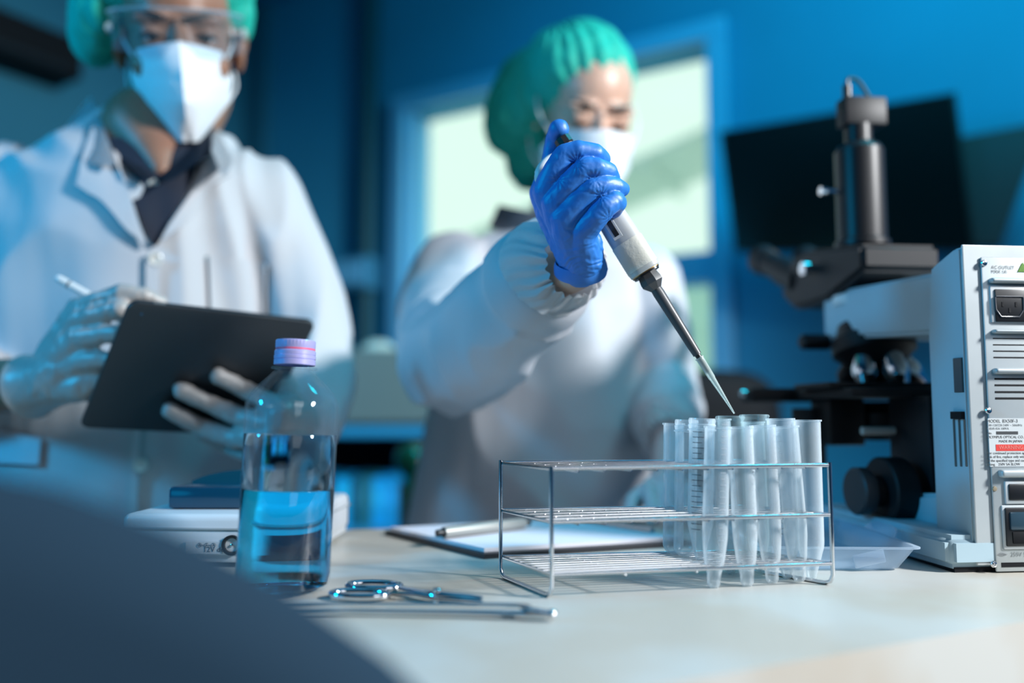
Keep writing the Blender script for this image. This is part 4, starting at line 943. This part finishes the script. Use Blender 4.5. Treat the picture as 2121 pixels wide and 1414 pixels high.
def eyes(D, parent, closed, hairm=HAIR):
    for sg in (-1, 1):
        if not closed:
            bm = bmesh.new(); ell(bm, (0, 0, 0), 1, D @ Matrix.Translation((sg * .031, -.0785, .0)) @ Matrix.Diagonal((.0125, .0125, .0115, 1)), 20, 14); ey = obj('eye', bm, mat('eye_white', (.55, .52, .50), .15), parent)
            bm = bmesh.new(); ell(bm, (0, 0, 0), 1, D @ Matrix.Translation((sg * .031 + .001, -.0895, -.0005)) @ Matrix.Diagonal((.0058, .0022, .0058, 1)), 16, 10); obj('iris', bm, mat('iris_dark', (.01, .006, .004), .08), ey)
        z = -.0005 if not closed else -.004
        bm = bmesh.new(); pts = [D @ V((sg * .031 + x, -.0942 + abs(x) ** 2 * 38, z + (.0038 - abs(x) ** 2 * 22 if not closed else -.001 + abs(x) ** 2 * 16))) for x in [(-.015 + .03 * i / 10) for i in range(11)]]
        tube(bm, pts, [.0008 + (.0026 if closed else .0016) * sin(pi * i / 10) for i in range(11)], 8); obj('eyelashes', bm, hairm, parent)
        bm = bmesh.new(); pts = [D @ V((sg * (.012 + .038 * i / 10), -.1005 + .016 * (i / 10) ** 2, .0205 + .006 * sin(pi * .7 * i / 10))) for i in range(11)]
        tube(bm, pts, [(.0036 if closed else .0030) * (sin(pi * (.16 + .80 * i / 10)) ** .6) for i in range(11)], 8, flat=1.0); obj('eyebrow', bm, hairm, parent)
def cap_fn(center, axis, k=34, amp=.0022, seed=0):
    ax_ = V(axis).normalized(); u_ = ax_.orthogonal().normalized(); v_ = ax_.cross(u_)
    def f(co, n):
        d = co - center; a = math.atan2(d.dot(u_), d.dot(v_)); w_ = noise.noise(co * 14 + V((seed, 0, 0)))
        return amp * sin(a * k + w_ * 5) * (.4 + .6 * min(1, d.length / .1)) + .006 * noise.noise(co * 16 + V((0, seed, 0))) + .003 * noise.noise(co * 45)
    return f
def finger(bm, pts, n=16): chain(bm, pts, 6, n)
def legs(t, px, Y, hip, sep, parent_m):
    for sg in (-1, 1):
        x = P(px, 853, Y).x + sg * sep
        bm = Soup(); chain(bm, [(V((x, Y, hip)), .085), (V((x + sg * .01, Y - .01, .48)), .062), (V((x + sg * .01, Y + .02, .11)), .05)], 6, 16); put('trouser_leg', blob(bm, .01, 4), parent_m, t)
        bm = Soup(); ell(bm, (x + sg * .01, Y - .05, .045), (.045, .13, .045)); ell(bm, (x + sg * .01, Y + .02, .07), (.045, .055, .06)); put('shoe', blob(bm, .008, 3), BLACKP, t)

# ------------------------------------------------------------------ the man
man = thing('person', 'man in white lab coat, mask, goggles and green cap holding a dark tablet', 'person', (P(300, 853, 1.12).x, 1.12, 0))
EM = P(370, 78, .985)
RM_ = RZ(22) @ RX(19) @ RY(-7)
HM = Matrix.Translation(EM) @ RM_ @ Matrix.Translation((0, .088, 0))
nb = P(310, 330, 1.10)
bm = Soup(); HD = head_prims(bm, HM, 1.0)
chain(bm, [(HD @ V((0, .02, -.06)), .064), (nb, .066), (nb - V((0, 0, .06)), .075)], 5, 18)
chain(bm, [(P(306, 270, 1.065), .058), (P(324, 312, 1.034), .036), (P(333, 352, 1.000), .012)], 6, 20); ell(bm, nb - V((0, -.02, .16)), (.17, .09, .12)); ell(bm, nb - V((0, -.02, .38)), (.14, .09, .20))
# bare right forearm at the left picture edge, left forearm inside the sleeve
sR, eR, wR = P(-20, 430, 1.12), P(-150, 800, 1.04), P(62, 798, .905)
chain(bm, [(sR, .04), (eR, .036), (wR, .030)], 5, 16)
sL, eL, wL = P(560, 450, 1.12), P(648, 790, 1.06), P(612, 872, .93)
chain(bm, [(nb - V((0, -.02, .12)), .06), (sL, .036), (eL, .030), (wL, .027)], 5, 16)
chain(bm, [(nb - V((0, -.02, .12)), .06), (sR, .05)], 5, 16)
body = put('body', blob(bm, .0035, 4), SKINM, man)
eyes(HD, body, False)
mask(HM, man, s=.98, sx=.91)
# goggles
bm = bmesh.new(); rows = []
for j in range(7):
    z = .030 - .055 * j / 6; r = []
    for i in range(25):
        a = radians(-82 + 164 * i / 24); zz = z + (.012 * abs(sin(a)) ** 3 if j > 3 else 0); r.append(bm.verts.new(HD @ V((.080 * sin(a), -.038 - .076 * cos(a), zz))))
    rows.append(r)
for a, b in zip(rows, rows[1:]):
    for i in range(24): bm.faces.new((a[i], a[i + 1], b[i + 1], b[i]))
bmesh.ops.solidify(bm, geom=bm.faces[:], thickness=.0015)
gg = obj('goggles', bm, thin('goggle_plastic', (.5, .75, .9), .05, .6, .06, (.93, .97, 1), 1.5, edge=.12), man)
GF = mat('goggle_frame', (.42, .50, .50), .2)
bm = bmesh.new(); tube(bm, [HD @ V((.081 * sin(a), -.038 - .077 * cos(a), .031)) for a in [radians(-84 + 168 * i / 24) for i in range(25)]], .0018, 8); obj('frame', bm, thin('frame_clear', (.5, .7, .8), .3, .5, .1, (.9, .95, 1), 1.5, edge=.3), gg)
for sg in (-1, 1):
    bm = bmesh.new(); tube(bm, [HD @ V((sg * .081, -.048, .012)), HD @ V((sg * .083, .03, .012))], .004, 8, flat=1.6); obj('temple_arm', bm, GF, gg)
# cap
cc_ = HD @ V((-.012, .032, .078)); CR = RM_
bm = Soup()
ell(bm, (0, 0, 0), 1, HD @ Matrix.Translation((-.004, .030, .080)) @ RX(-8) @ Matrix.Diagonal((.108, .112, .078, 1)), 32, 20)
ell(bm, (0, 0, 0), 1, HD @ Matrix.Translation((-.092, .045, .030)) @ RY(20) @ Matrix.Diagonal((.040, .075, .062, 1)), 24, 16)
ell(bm, (0, 0, 0), 1, HD @ Matrix.Translation((.064, .045, .055)) @ RY(-20) @ Matrix.Diagonal((.036, .07, .050, 1)), 24, 16)
capm = blob(bm, .0028, 6, fn=cap_fn(cc_, HM.to_3x3() @ V((0, .3, 1)), 34, .0022, 3)); put('bouffant_cap', capm, CAPW, man)

# lab coat
bm = Soup()
torso_loft(bm, [(322, 262, 1.13, .082, .070), (312, 300, 1.125, .115, .085), (298, 345, 1.12, .165, .105), (285, 400, 1.12, .205, .122), (280, 500, 1.12, .212, .138), (280, 650, 1.12, .205, .140), (282, 800, 1.12, .195, .138), (285, 950, 1.12, .195, .140), (285, 1100, 1.12, .205, .150), (285, 1400, 1.12, .225, .165), (285, 1800, 1.12, .245, .175)])
chain(bm, [(P(525, 435, 1.12), .074), (P(600, 580, 1.11), .060), (P(642, 700, 1.09), .054), (P(652, 780, 1.06), .053), (P(640, 825, 1.00), .048), (P(625, 860, .955), .043)], 6, 20)
chain(bm, [(P(20, 420, 1.12), .076), (P(-70, 600, 1.10), .062), (P(-140, 770, 1.05), .056), (P(-100, 782, .99), .048), (P(-75, 785, .965), .045)], 6, 20)
coat_me = blob(bm, .006, 8, fn=lambda co, n: fold(co, .0085, 10, 3.5, 5))
coat = put('lab_coat', coat_me, COAT, man); ct_ = bvh(coat_me)
DY = 1.0
bm = drape(ct_, ([(216, 292), (252, 378), (318, 516)], [(436, 292), (396, 390), (322, 516)]), .006, .002, DY); shirt = obj('shirt', bm, NAVY, man)
sh_t = ct_
def plate(pts, off, m, par, name, tree=None, th=.003, nd=4):
    """cloth flap through picture points lying on the garment"""
    bm = bmesh.new(); vs = [bm.verts.new(hit(tree or ct_, x, y, off + (z if z else 0), DY)) for x, y, z in pts]
    f = bm.faces.new(vs); r = bmesh.ops.triangulate(bm, faces=[f]); 
    for _ in range(2): bmesh.ops.subdivide_edges(bm, edges=bm.edges[:], cuts=1, use_grid_fill=True)
    # settle the new vertices onto the garment
    for v in bm.verts:
        d = (v.co - CAM).normalized(); h = (tree or ct_).ray_cast(CAM, d)
        if h[0] is not None: v.co = h[0] - d * (off + .004)
    for _ in range(2): bmesh.ops.smooth_vert(bm, verts=bm.verts[:], factor=.5, use_axis_x=True, use_axis_y=True, use_axis_z=True)
    bmesh.ops.solidify(bm, geom=bm.faces[:], thickness=th); return obj(name, bm, m, par)
lp_ = [(200, 255, 0), (172, 330, 0), (160, 392, 0), (205, 425, 0), (255, 480, 0), (316, 522, 0), (285, 440, 0), (240, 350, 0), (222, 290, 0)]
plate(lp_, .009, COAT, coat, 'lapel', th=.005)
plate([(440, 290, 0), (468, 340, 0), (478, 372, 0), (440, 398, 0), (400, 455, 0), (322, 522, 0), (352, 468, 0), (392, 400, 0), (428, 335, 0)], .009, COAT, coat, 'lapel', th=.005)
# turned collar of the coat: two curved bands rising round the neck
def band(path_lo, path_hi, m, par, name, th=.003):
    bm = bmesh.new(); a = smooth_path(path_lo, 5); b = smooth_path(path_hi, 5); rows = []
    for p, q_ in zip(a, b): rows.append([bm.verts.new(p.lerp(q_, k / 5)) for k in range(6)])
    for r, s_ in zip(rows, rows[1:]):
        for k in range(5): bm.faces.new((r[k], r[k + 1], s_[k + 1], s_[k]))
    bmesh.ops.solidify(bm, geom=bm.faces[:], thickness=th); return obj(name, bm, m, par)
band([P(118, 285, 1.04), P(150, 322, 1.0), P(195, 340, .975), P(238, 342, .968)], [P(188, 200, 1.10), P(198, 225, 1.065), P(214, 262, 1.02), P(236, 322, .985)], COAT, coat, 'collar', .004)
band([P(482, 330, 1.02), P(474, 352, .985), P(460, 366, .975)], [P(448, 262, 1.10), P(443, 290, 1.03), P(438, 310, .99)], COAT, coat, 'collar', .004)
band([P(232, 322, 1.0), P(262, 345, .975), P(300, 372, .965), P(318, 372, .965)], [P(190, 205, 1.10), P(212, 250, 1.055), P(262, 305, 1.02), P(308, 362, .99)], NAVY, shirt, 'shirt_collar', .003)
band([P(436, 322, 1.0), P(405, 340, .975), P(368, 366, .965), P(338, 378, .965)], [P(442, 250, 1.09), P(425, 268, 1.055), P(380, 315, 1.02), P(330, 366, .985)], NAVY, shirt, 'shirt_collar', .003)
def button(px, py, r, m, tree, par, Yd=DY):
    p = hit(tree, px, py, .007, Yd); bm = bmesh.new(); lathe(bm, [(0, 0), (r, 0), (r, .0012), (r * .8, .002), (r * .7, .0014), (0, .0014)], frame_to(p, p + (CAM - p).normalized()), 20); return obj('button', bm, m, par)
BTN = mat('button_pearl', (.60, .60, .56), .25)
button(318, 386, .006, BTN, ct_, shirt); button(322, 538, .0085, BTN, ct_, coat); button(292, 965, .0085, BTN, ct_, coat)
# placket edge, breast pocket, side pocket
bm = drape(ct_, ([(300, 520), (300, 640), (285, 800), (268, 960), (262, 1100)], [(322, 520), (322, 640), (306, 800), (290, 960), (286, 1100)]), .004, .003, DY, nu=4); obj('placket', bm, COAT, coat)
bm = drape(ct_, ([(425, 525), (428, 660)], [(560, 545), (560, 672)]), .0035, .0022, DY); obj('breast_pocket', bm, COAT, coat)
bm = drape(ct_, ([(-80, 872), (-80, 960)], [(100, 908), (94, 965)]), .006, .002, DY); obj('side_pocket', bm, mat('pocket_cotton', (.52, .56, .62), .8), coat)
legs(man, 285, 1.13, .62, .10, NAVY)
# tablet
tl, tr_, bl = P(268, 624, .80), P(656, 667, .88), P(163, 880, .86); br = bl + tr_ - tl
tn = (tr_ - tl).cross(bl - tl).normalized(); tn = tn if tn.y > 0 else -tn
tab = thing('tablet', 'dark grey tablet computer held by the man, back to the camera', 'tablet', (tl + tr_ + bl + br) / 4)
exx, eyy = (tr_ - tl).normalized(), (bl - tl); eyy = (eyy - exx * eyy.dot(exx)).normalized(); TW, TH = (tr_ - tl).length, (bl - tl).length
sk_ = (bl - tl).dot(exx)
bm = rrslab(tl, exx, eyy, TW, TH, tn, .0062, .010, .0012)
for v in bm.verts: v.co += exx * (sk_ * (v.co - tl).dot(eyy) / TH)
obj('back_shell', bm, mat('tablet_grey', (.030, .036, .042), .42, .4), tab)
bm = rrslab(tl + exx * .003 + eyy * .003, exx, eyy, TW - .006, TH - .006, tn, .0066, .008)
for v in bm.verts: v.co += exx * (sk_ * (v.co - tl).dot(eyy) / TH) + tn * (.0062 if (v.co - tl).dot(tn) < .003 else .0)
obj('screen', bm, mat('screen_glass', (0, 0, 0)), tab)
ex_, ey_ = (tr_ - tl).normalized(), (bl - tl).normalized()
def ondisc(o, r, m, name, par, h=.0006):
    bm = bmesh.new(); lathe(bm, [(0, -.0003), (r, -.0003), (r, h), (0, h)], frame_to(o, o - tn), 18); return obj(name, bm, m, par)
c = tl + ex_ * .015 + ey_ * .013; ondisc(c, .0011, mat('mic_hole', (.02, .08, .16), .3), 'microphone_hole', tab)
up_n = -ey_; ej = tl + ex_ * ((tr_ - tl).length - .014) + tn * .0031
bm = bmesh.new(); lathe(bm, [(0, -.0005), (.0019, -.0005), (.0019, .0003), (0, .0003)], frame_to(ej, ej + up_n), 14); obj('headphone_jack', bm, BLACKM, tab)
bm = bmesh.new(); ec = tl + ex_ * .022 + tn * .003; tube(bm, [ec, ec + ex_ * .011], .0011, 8); obj('power_button', bm, STEEL, tab)
def tabY(px, py, off):
    d = ray(px, py); t = (tl - CAM).dot(tn) / d.dot(tn); return CAM + d * t - tn * off
# the man's left glove: fingers spread over the back of the tablet
bm = Soup()
palm = P(580, 893, .862)
for pts in (((452, 768, .0092), (498, 792, .0095), (550, 822, .0102), (590, 850, .014)), ((376, 797, .0094), (430, 822, .0098), (500, 858, .0105), (575, 880, .015)),
            ((352, 838, .0092), (405, 868, .0097), (480, 900, .0105), (570, 905, .015)), ((420, 890, .0080), (470, 915, .009), (520, 935, .0095), (575, 925, .014))):
    ch = []
    for i, (x, y, r) in enumerate(pts): p = tabY(x, y, r + .001) if i < 2 else (tabY(x, y, r + .001).lerp(P(x, y, .862), .5) if i == 2 else P(x, y, .868)); ch.append((p, r))
    finger(bm, ch)
chain(bm, [(P(575, 905, .872), .019), (P(605, 880, .905), .023), (P(618, 872, .925), .026)], 5); chain(bm, [(P(585, 862, .868), .018), (P(610, 868, .905), .024)], 5)
th0 = P(600, 845, .89); chain(bm, [(th0, .016), (tabY(590, 800, -.020), .012), (tabY(545, 765, -.020), .010)], 5)
put('glove', blob(bm, .0022, 3, fn=lambda co, n: .0010 * noise.noise(co * 90) + .0006 * noise.noise(co * 220)), LATEX, man)
# the man's right glove with the stylus
bm = Soup()
for pts in (((112, 745, .885, .021), (165, 640, .868, .0135), (205, 622, .852, .0105), (255, 606, .842, .0098), (300, 612, .846, .0088), (335, 626, .856, .0075)),
            ((112, 755, .885, .021), (166, 662, .860, .0135), (205, 650, .846, .0105), (250, 640, .836, .0098), (285, 668, .856, .0085)),
            ((112, 768, .885, .022), (168, 700, .858, .014), (205, 694, .846, .0105), (248, 690, .840, .0095), (270, 720, .862, .008)),
            ((108, 785, .888, .022), (172, 748, .862, .014), (210, 744, .850, .0100), (245, 746, .848, .009), (262, 770, .866, .008)),
            ((105, 800, .890, .022), (170, 800, .872, .017), (225, 780, .870, .014), (262, 740, .882, .011), (275, 690, .882, .009)),
            ((98, 794, .896, .0295), (118, 784, .888, .0295), (140, 768, .882, .027))):
    finger(bm, [(P(x, y, Y), r) for x, y, Y, r in pts])
put('glove', blob(bm, .0022, 3, fn=lambda co, n: .0012 * noise.noise(co * 80) + .0006 * noise.noise(V((co.x * 300, co.y * 80, co.z * 80)))), LATEX, man)
bm = bmesh.new(); c0, c1 = P(66, 800, .905), P(104, 790, .893); M_ = frame_to(c0, c1)
lathe(bm, [(.0285, .034), (.0305, .020), (.0325, .006), (.0350, .001), (.0362, -.001), (.0350, -.0026), (.0335, -.001), (.0310, .006), (.0290, .020)], M_, 40, True); obj('glove_cuff', bm, LATEX, man)
s0, s1 = P(118, 575, .862), P(292, 672, .868)
sty = thing('stylus', 'white stylus pen in the man\'s gloved hand, beside the tablet', 'stylus', s0)
bm = bmesh.new(); L_ = (s1 - s0).length; lathe(bm, [(0, 0), (.0032, .0), (.0042, .002), (.0044, .006), (.0044, L_ - .012), (0.0012, L_)], frame_to(s0, s1), 24); obj('barrel', bm, WHITEP, sty)
bm = bmesh.new(); lathe(bm, [(.0046, .014), (.0046, .016), (.0043, .016)], frame_to(s0, s1), 24); obj('ring', bm, STEEL, sty)

# ------------------------------------------------------------------ the woman
wom = thing('person', 'woman in white gown, mask and green hair cap pipetting with a blue glove', 'person', (P(1130, 853, 1.30).x, 1.30, 0))
EW = P(1243, 254, 1.205); RW = RZ(14) @ RX(24) @ RY(1)
WM = Matrix.Translation(EW) @ RW @ Matrix.Translation((0, .088, 0))
nw = P(1160, 455, 1.30)
bm = Soup(); WD = head_prims(bm, WM, .98, True)
chain(bm, [(WD @ V((0, .02, -.06)), .048), (nw, .050), (nw - V((0, 0, .06)), .06)], 5, 18)
ell(bm, nw - V((0, -.02, .16)), (.13, .08, .12)); ell(bm, nw - V((0, -.02, .36)), (.12, .085, .20))
wW = P(1197, 556, .700)
chain(bm, [(nw - V((0, 0, .12)), .05), (P(940, 590, 1.28), .042), (P(940, 750, 1.0), .036), (P(1135, 575, .755), .024), (wW, .0185)], 5, 16)
chain(bm, [(nw - V((0, 0, .12)), .05), (P(1330, 600, 1.28), .042), (P(1372, 800, 1.27), .034), (P(1390, 905, 1.10), .022)], 5, 16)
wb = put('body', blob(bm, .0035, 4), SKINW, wom)
eyes(WD, wb, True)
mask(WM, wom, s=1.09)
bm = Soup()
ell(bm, (0, 0, 0), 1, WD @ Matrix.Translation((-.012, .026, .066)) @ RX(-10) @ Matrix.Diagonal((.092, .110, .080, 1)), 32, 20)
ell(bm, (0, 0, 0), 1, WD @ Matrix.Translation((-.080, .070, .010)) @ RY(18) @ Matrix.Diagonal((.062, .080, .095, 1)), 28, 18)
ell(bm, (0, 0, 0), 1, WD @ Matrix.Translation((-.065, .060, -.055)) @ Matrix.Diagonal((.045, .06, .075, 1)), 28, 18)
capm = blob(bm, .0028, 6, fn=cap_fn(WD @ V((-.03, .03, .06)), WM.to_3x3() @ V((-.3, .3, 1)), 30, .0024, 9)); wc = put('bouffant_cap', capm, CAPW, wom)
bm = Soup()
torso_loft(bm, [(1160, 452, 1.315, .062, .055), (1155, 480, 1.31, .085, .07), (1148, 510, 1.31, .125, .085), (1142, 560, 1.30, .160, .102), (1138, 650, 1.30, .170, .115), (1132, 800, 1.30, .172, .120), (1122, 950, 1.30, .185, .128), (1116, 1100, 1.30, .200, .140), (1116, 1400, 1.30, .225, .155), (1116, 1750, 1.30, .24, .165)])
chain(bm, [(P(950, 565, 1.29), .062), (P(925, 640, 1.18), .064), (P(935, 748, 1.01), .064), (P(1000, 705, .92), .060), (P(1070, 640, .825), .053), (P(1112, 584, .778), .0505)], 6, 22)
chain(bm, [(P(1322, 590, 1.29), .060), (P(1352, 700, 1.28), .055), (P(1372, 800, 1.27), .050), (P(1382, 870, 1.17), .044), (P(1388, 895, 1.12), .040)], 6, 20)
def gfold(co, n):
    d = (co - P(1000, 705, .92)).length
    return fold(co, .0105 if d > .25 else .006, 9, 3.2, 21) if d > .16 else fold(co, .0062, 13, 11, 2)
gown_me = blob(bm, .0055, 7, fn=gfold); gown = put('gown', gown_me, GOWN, wom); gt = bvh(gown_me)
band([P(1012, 470, 1.29), P(1060, 490, 1.25), P(1120, 498, 1.22), P(1180, 500, 1.22)], [P(1032, 424, 1.31), P(1062, 430, 1.27), P(1110, 440, 1.24), P(1170, 455, 1.235)], mat('gown_collar_grey', (.20, .20, .23), .7), gown, 'collar', .004)
# elastic ruffled cuff
def cuff(path, rad, par, M=GOWN, k=23, amp=.0015, name='cuff'):
    bm = bmesh.new(); pts = [V(p) for p in path]; n = 264; rings = []; nrm = None
    for i, p in enumerate(pts):
        a = pts[max(i - 1, 0)]; b = pts[min(i + 1, len(pts) - 1)]; t = (b - a).normalized()
        nrm = nrm if nrm else t.orthogonal().normalized(); nrm = (nrm - t * nrm.dot(t)).normalized(); bi = t.cross(nrm); rg = []
        f = i / (len(pts) - 1)
        for j in range(n):
            th = 2 * pi * j / n; w_ = noise.noise(V((cos(th) * 2, sin(th) * 2, f * 2))) * 3
            r = rad[i] + amp * f * f * sin(th * k + w_) * (1 - .3 * noise.noise(V((th, f * 6, 0)))) + .004 * noise.noise(V((cos(th) * 1.6, sin(th) * 1.6, f * 3)))
            rg.append(bm.verts.new(p + (nrm * cos(th) + bi * sin(th)) * r + t * (.002 * f * cos(th * k * .5 + w_))))
        rings.append(rg)
    for a, b in zip(rings, rings[1:]):
        for j in range(n): bm.faces.new((a[j], a[(j + 1) % n], b[(j + 1) % n], b[j]))
    bmesh.ops.solidify(bm, geom=bm.faces[:], thickness=.0008); return obj(name, bm, M, par)
cp_ = smooth_path([P(1085, 620, .81), P(1118, 575, .772), P(1148, 548, .742), P(1176, 545, .720), P(1193, 546, .706)], 5)
nn = len(cp_); rd = [.036, .038, .040, .042, .0440, .0455, .0470, .0475, .0475, .047, .0465, .0455, .0445, .043, .0415, .0395, .037, .0345, .032, .030, .0285][:nn]
cuff(cp_, rd, gown, CUFFM)
cuff([P(1386, 890, 1.12), P(1389, 900, 1.10), P(1391, 908, 1.085)], [.040, .034, .028], gown, CUFFM, amp=.002)
legs(wom, 1125, 1.31, .60, .09, mat('trousers_grey', (.08, .09, .11), .8))
# her left glove, resting on the table behind the tubes
bm = Soup()
wr = P(1390, 905, 1.10); pm = V((P(1382, 990, 1.02).x, 1.02, TZ + .035))
hb = [(wr, .024), (wr.lerp(pm, .5), .023), (pm, .022)]; chain(bm, hb, 5)
for i in range(4):
    x = -.030 + i * .020; b0 = pm + V((x * .8, -.012, .0)); l = (.062, .072, .068, .055)[i]
    finger(bm, [(pm + V((x * .5, .012, .004)), .013), (b0, .0105), (b0 + V((x * .15, -l * .55, -.004)), .0088), (V((b0.x + x * .2, b0.y - l, TZ + .0092)), .0078)])
finger(bm, [(pm + V((-.012, .02, 0)), .015), (pm + V((-.042, -.006, -.012)), .011), (V((pm.x - .052, pm.y - .038, TZ + .0095)), .009)])
put('glove', blob(bm, .0022, 3, fn=lambda co, n: .0008 * noise.noise(co * 100)), mat('pale_pink_glove', (.60, .50, .50), .45), wom)

# the blue gloved hand round the pipette
bm = Soup()
HO = .026
def PH(x, y, Y): return P(x, y, Y + HO)
def fg(*pts): finger(bm, [(PH(x, y, Y), r * 1.04) for x, y, Y, r in pts], 20)
fg((1196, 528, .660, .016), (1152, 430, .640, .0135), (1133, 396, .634, .0118), (1150, 352, .625, .0092), (1170, 322, .6215, .0088), (1198, 312, .6190, .0079), (1232, 318, .6225, .0074), (1247, 328, .636, .0068), (1238, 340, .650, .006))
fg((1198, 532, .658, .016), (1162, 450, .636, .0130), (1150, 420, .630, .0112), (1182, 380, .620, .0092), (1212, 350, .6150, .0089), (1236, 348, .6145, .0082), (1258, 356, .6210, .0076), (1266, 368, .634, .0068), (1256, 376, .648, .006))
fg((1204, 536, .656, .016), (1178, 480, .636, .0130), (1168, 452, .629, .0112), (1200, 415, .620, .0088), (1226, 390, .6160, .0083), (1252, 384, .6165, .0074), (1276, 386, .6210, .0068), (1288, 392, .630, .0060))
fg((1212, 540, .656, .0155), (1205, 500, .638, .0125), (1206, 480, .631, .0112), (1236, 448, .620, .0092), (1254, 428, .6175, .0090), (1270, 416, .6190, .0082), (1279, 420, .6265, .0072), (1272, 436, .638, .006))
# thumb
fg((1190, 525, .668, .015), (1145, 445, .664, .0135), (1125, 400, .668, .0115), (1142, 345, .672, .0085), (1146, 310, .672, .0082), (1152, 285, .667, .0084), (1158, 268, .659, .0082))
# back of the hand and wrist
chain(bm, [(PH(1150, 440, .650), .016), (PH(1178, 490, .655), .018), (PH(1200, 540, .664), .0175)], 5, 20)
chain(bm, [(PH(1192, 505, .650), .018), (PH(1202, 540, .662), .0185), (PH(1203, 550, .666), .0190)], 5, 20)
chain(bm, [(PH(1215, 505, .648), .0135), (PH(1216, 540, .660), .0145), (PH(1213, 550, .664), .0155)], 5, 20)
def gwr(co, n):
    d = ray(0, 0)
    rel = co - CAM; u_ = 1060.5 + F * rel.x / rel.dot(FW); v_ = 707 - F * rel.dot(UP) / rel.dot(FW)
    near_w = max(0, min(1, (v_ - 480) / 50)); 
    a = noise.noise(V((co.x * 60, co.y * 60, co.z * 420)) + V((0, 0, noise.noise(co * 60) * 3.0)))
    b = noise.noise(V((co.x * 150, co.y * 150, co.z * 150)) + V((noise.noise(co * 90) * 2, 0, 0)))
    c = (1 - abs(noise.noise(V(((u_ * .6 + v_) * .035, (u_ - v_ * .6) * .012, 2))) ) * 2)
    kn = 0
    for jx, jy, s_ in ((1196, 336, 15), (1232, 372, 13), (1246, 404, 13), (1262, 452, 12), (1158, 372, 11)):
        du, dv = u_ - jx, v_ - jy; e_ = math.exp(-(du * du + dv * dv) / 420.0); kn += .00032 * e_ * sin(math.atan2(dv, du) * s_ + 2 * noise.noise(co * 60))
    return kn + .0009 * near_w * a + .00035 * b + .0003 * c * (1 - near_w)
hand_me = blob(bm, .00085, 2, .5, fn=gwr)
put('glove', hand_me, GLOVE, wom)
M_ = frame_to(PH(1201, 545, .664), PH(1204, 570, .673)); bm = bmesh.new(); rings = []
for i, (r, z) in enumerate(((.0185, -.004), (.0200, 0), (.0205, .004), (.0208, .0075), (.0205, .0085), (.0190, .0085))):
    rings.append([bm.verts.new(M_ @ V(((r + .0006 * noise.noise(V((cos(a) * 4, sin(a) * 4, z * 300)))) * 1.12 * cos(a), r * sin(a), z + .0012 * sin(2 * a + 1)))) for a in [j * 2 * pi / 64 for j in range(64)]])
for a, b in zip(rings, rings[1:]):
    for j in range(64): bm.faces.new((a[j], a[(j + 1) % 64], b[(j + 1) % 64], b[j]))
obj('glove_cuff', bm, GLOVE, wom)

# ================================================================== FOREGROUND CHAIR
fc = office_chair((-.199, .243), radians(24), CAM.z - .0115, .43, .248, .045, mat('chair_fabric_slate', (.014, .036, .062), .8, spec=.1, bump=.3, bscale=700), 'slate blue padded chair back, blurred, in the near left corner', .42, 1.22)
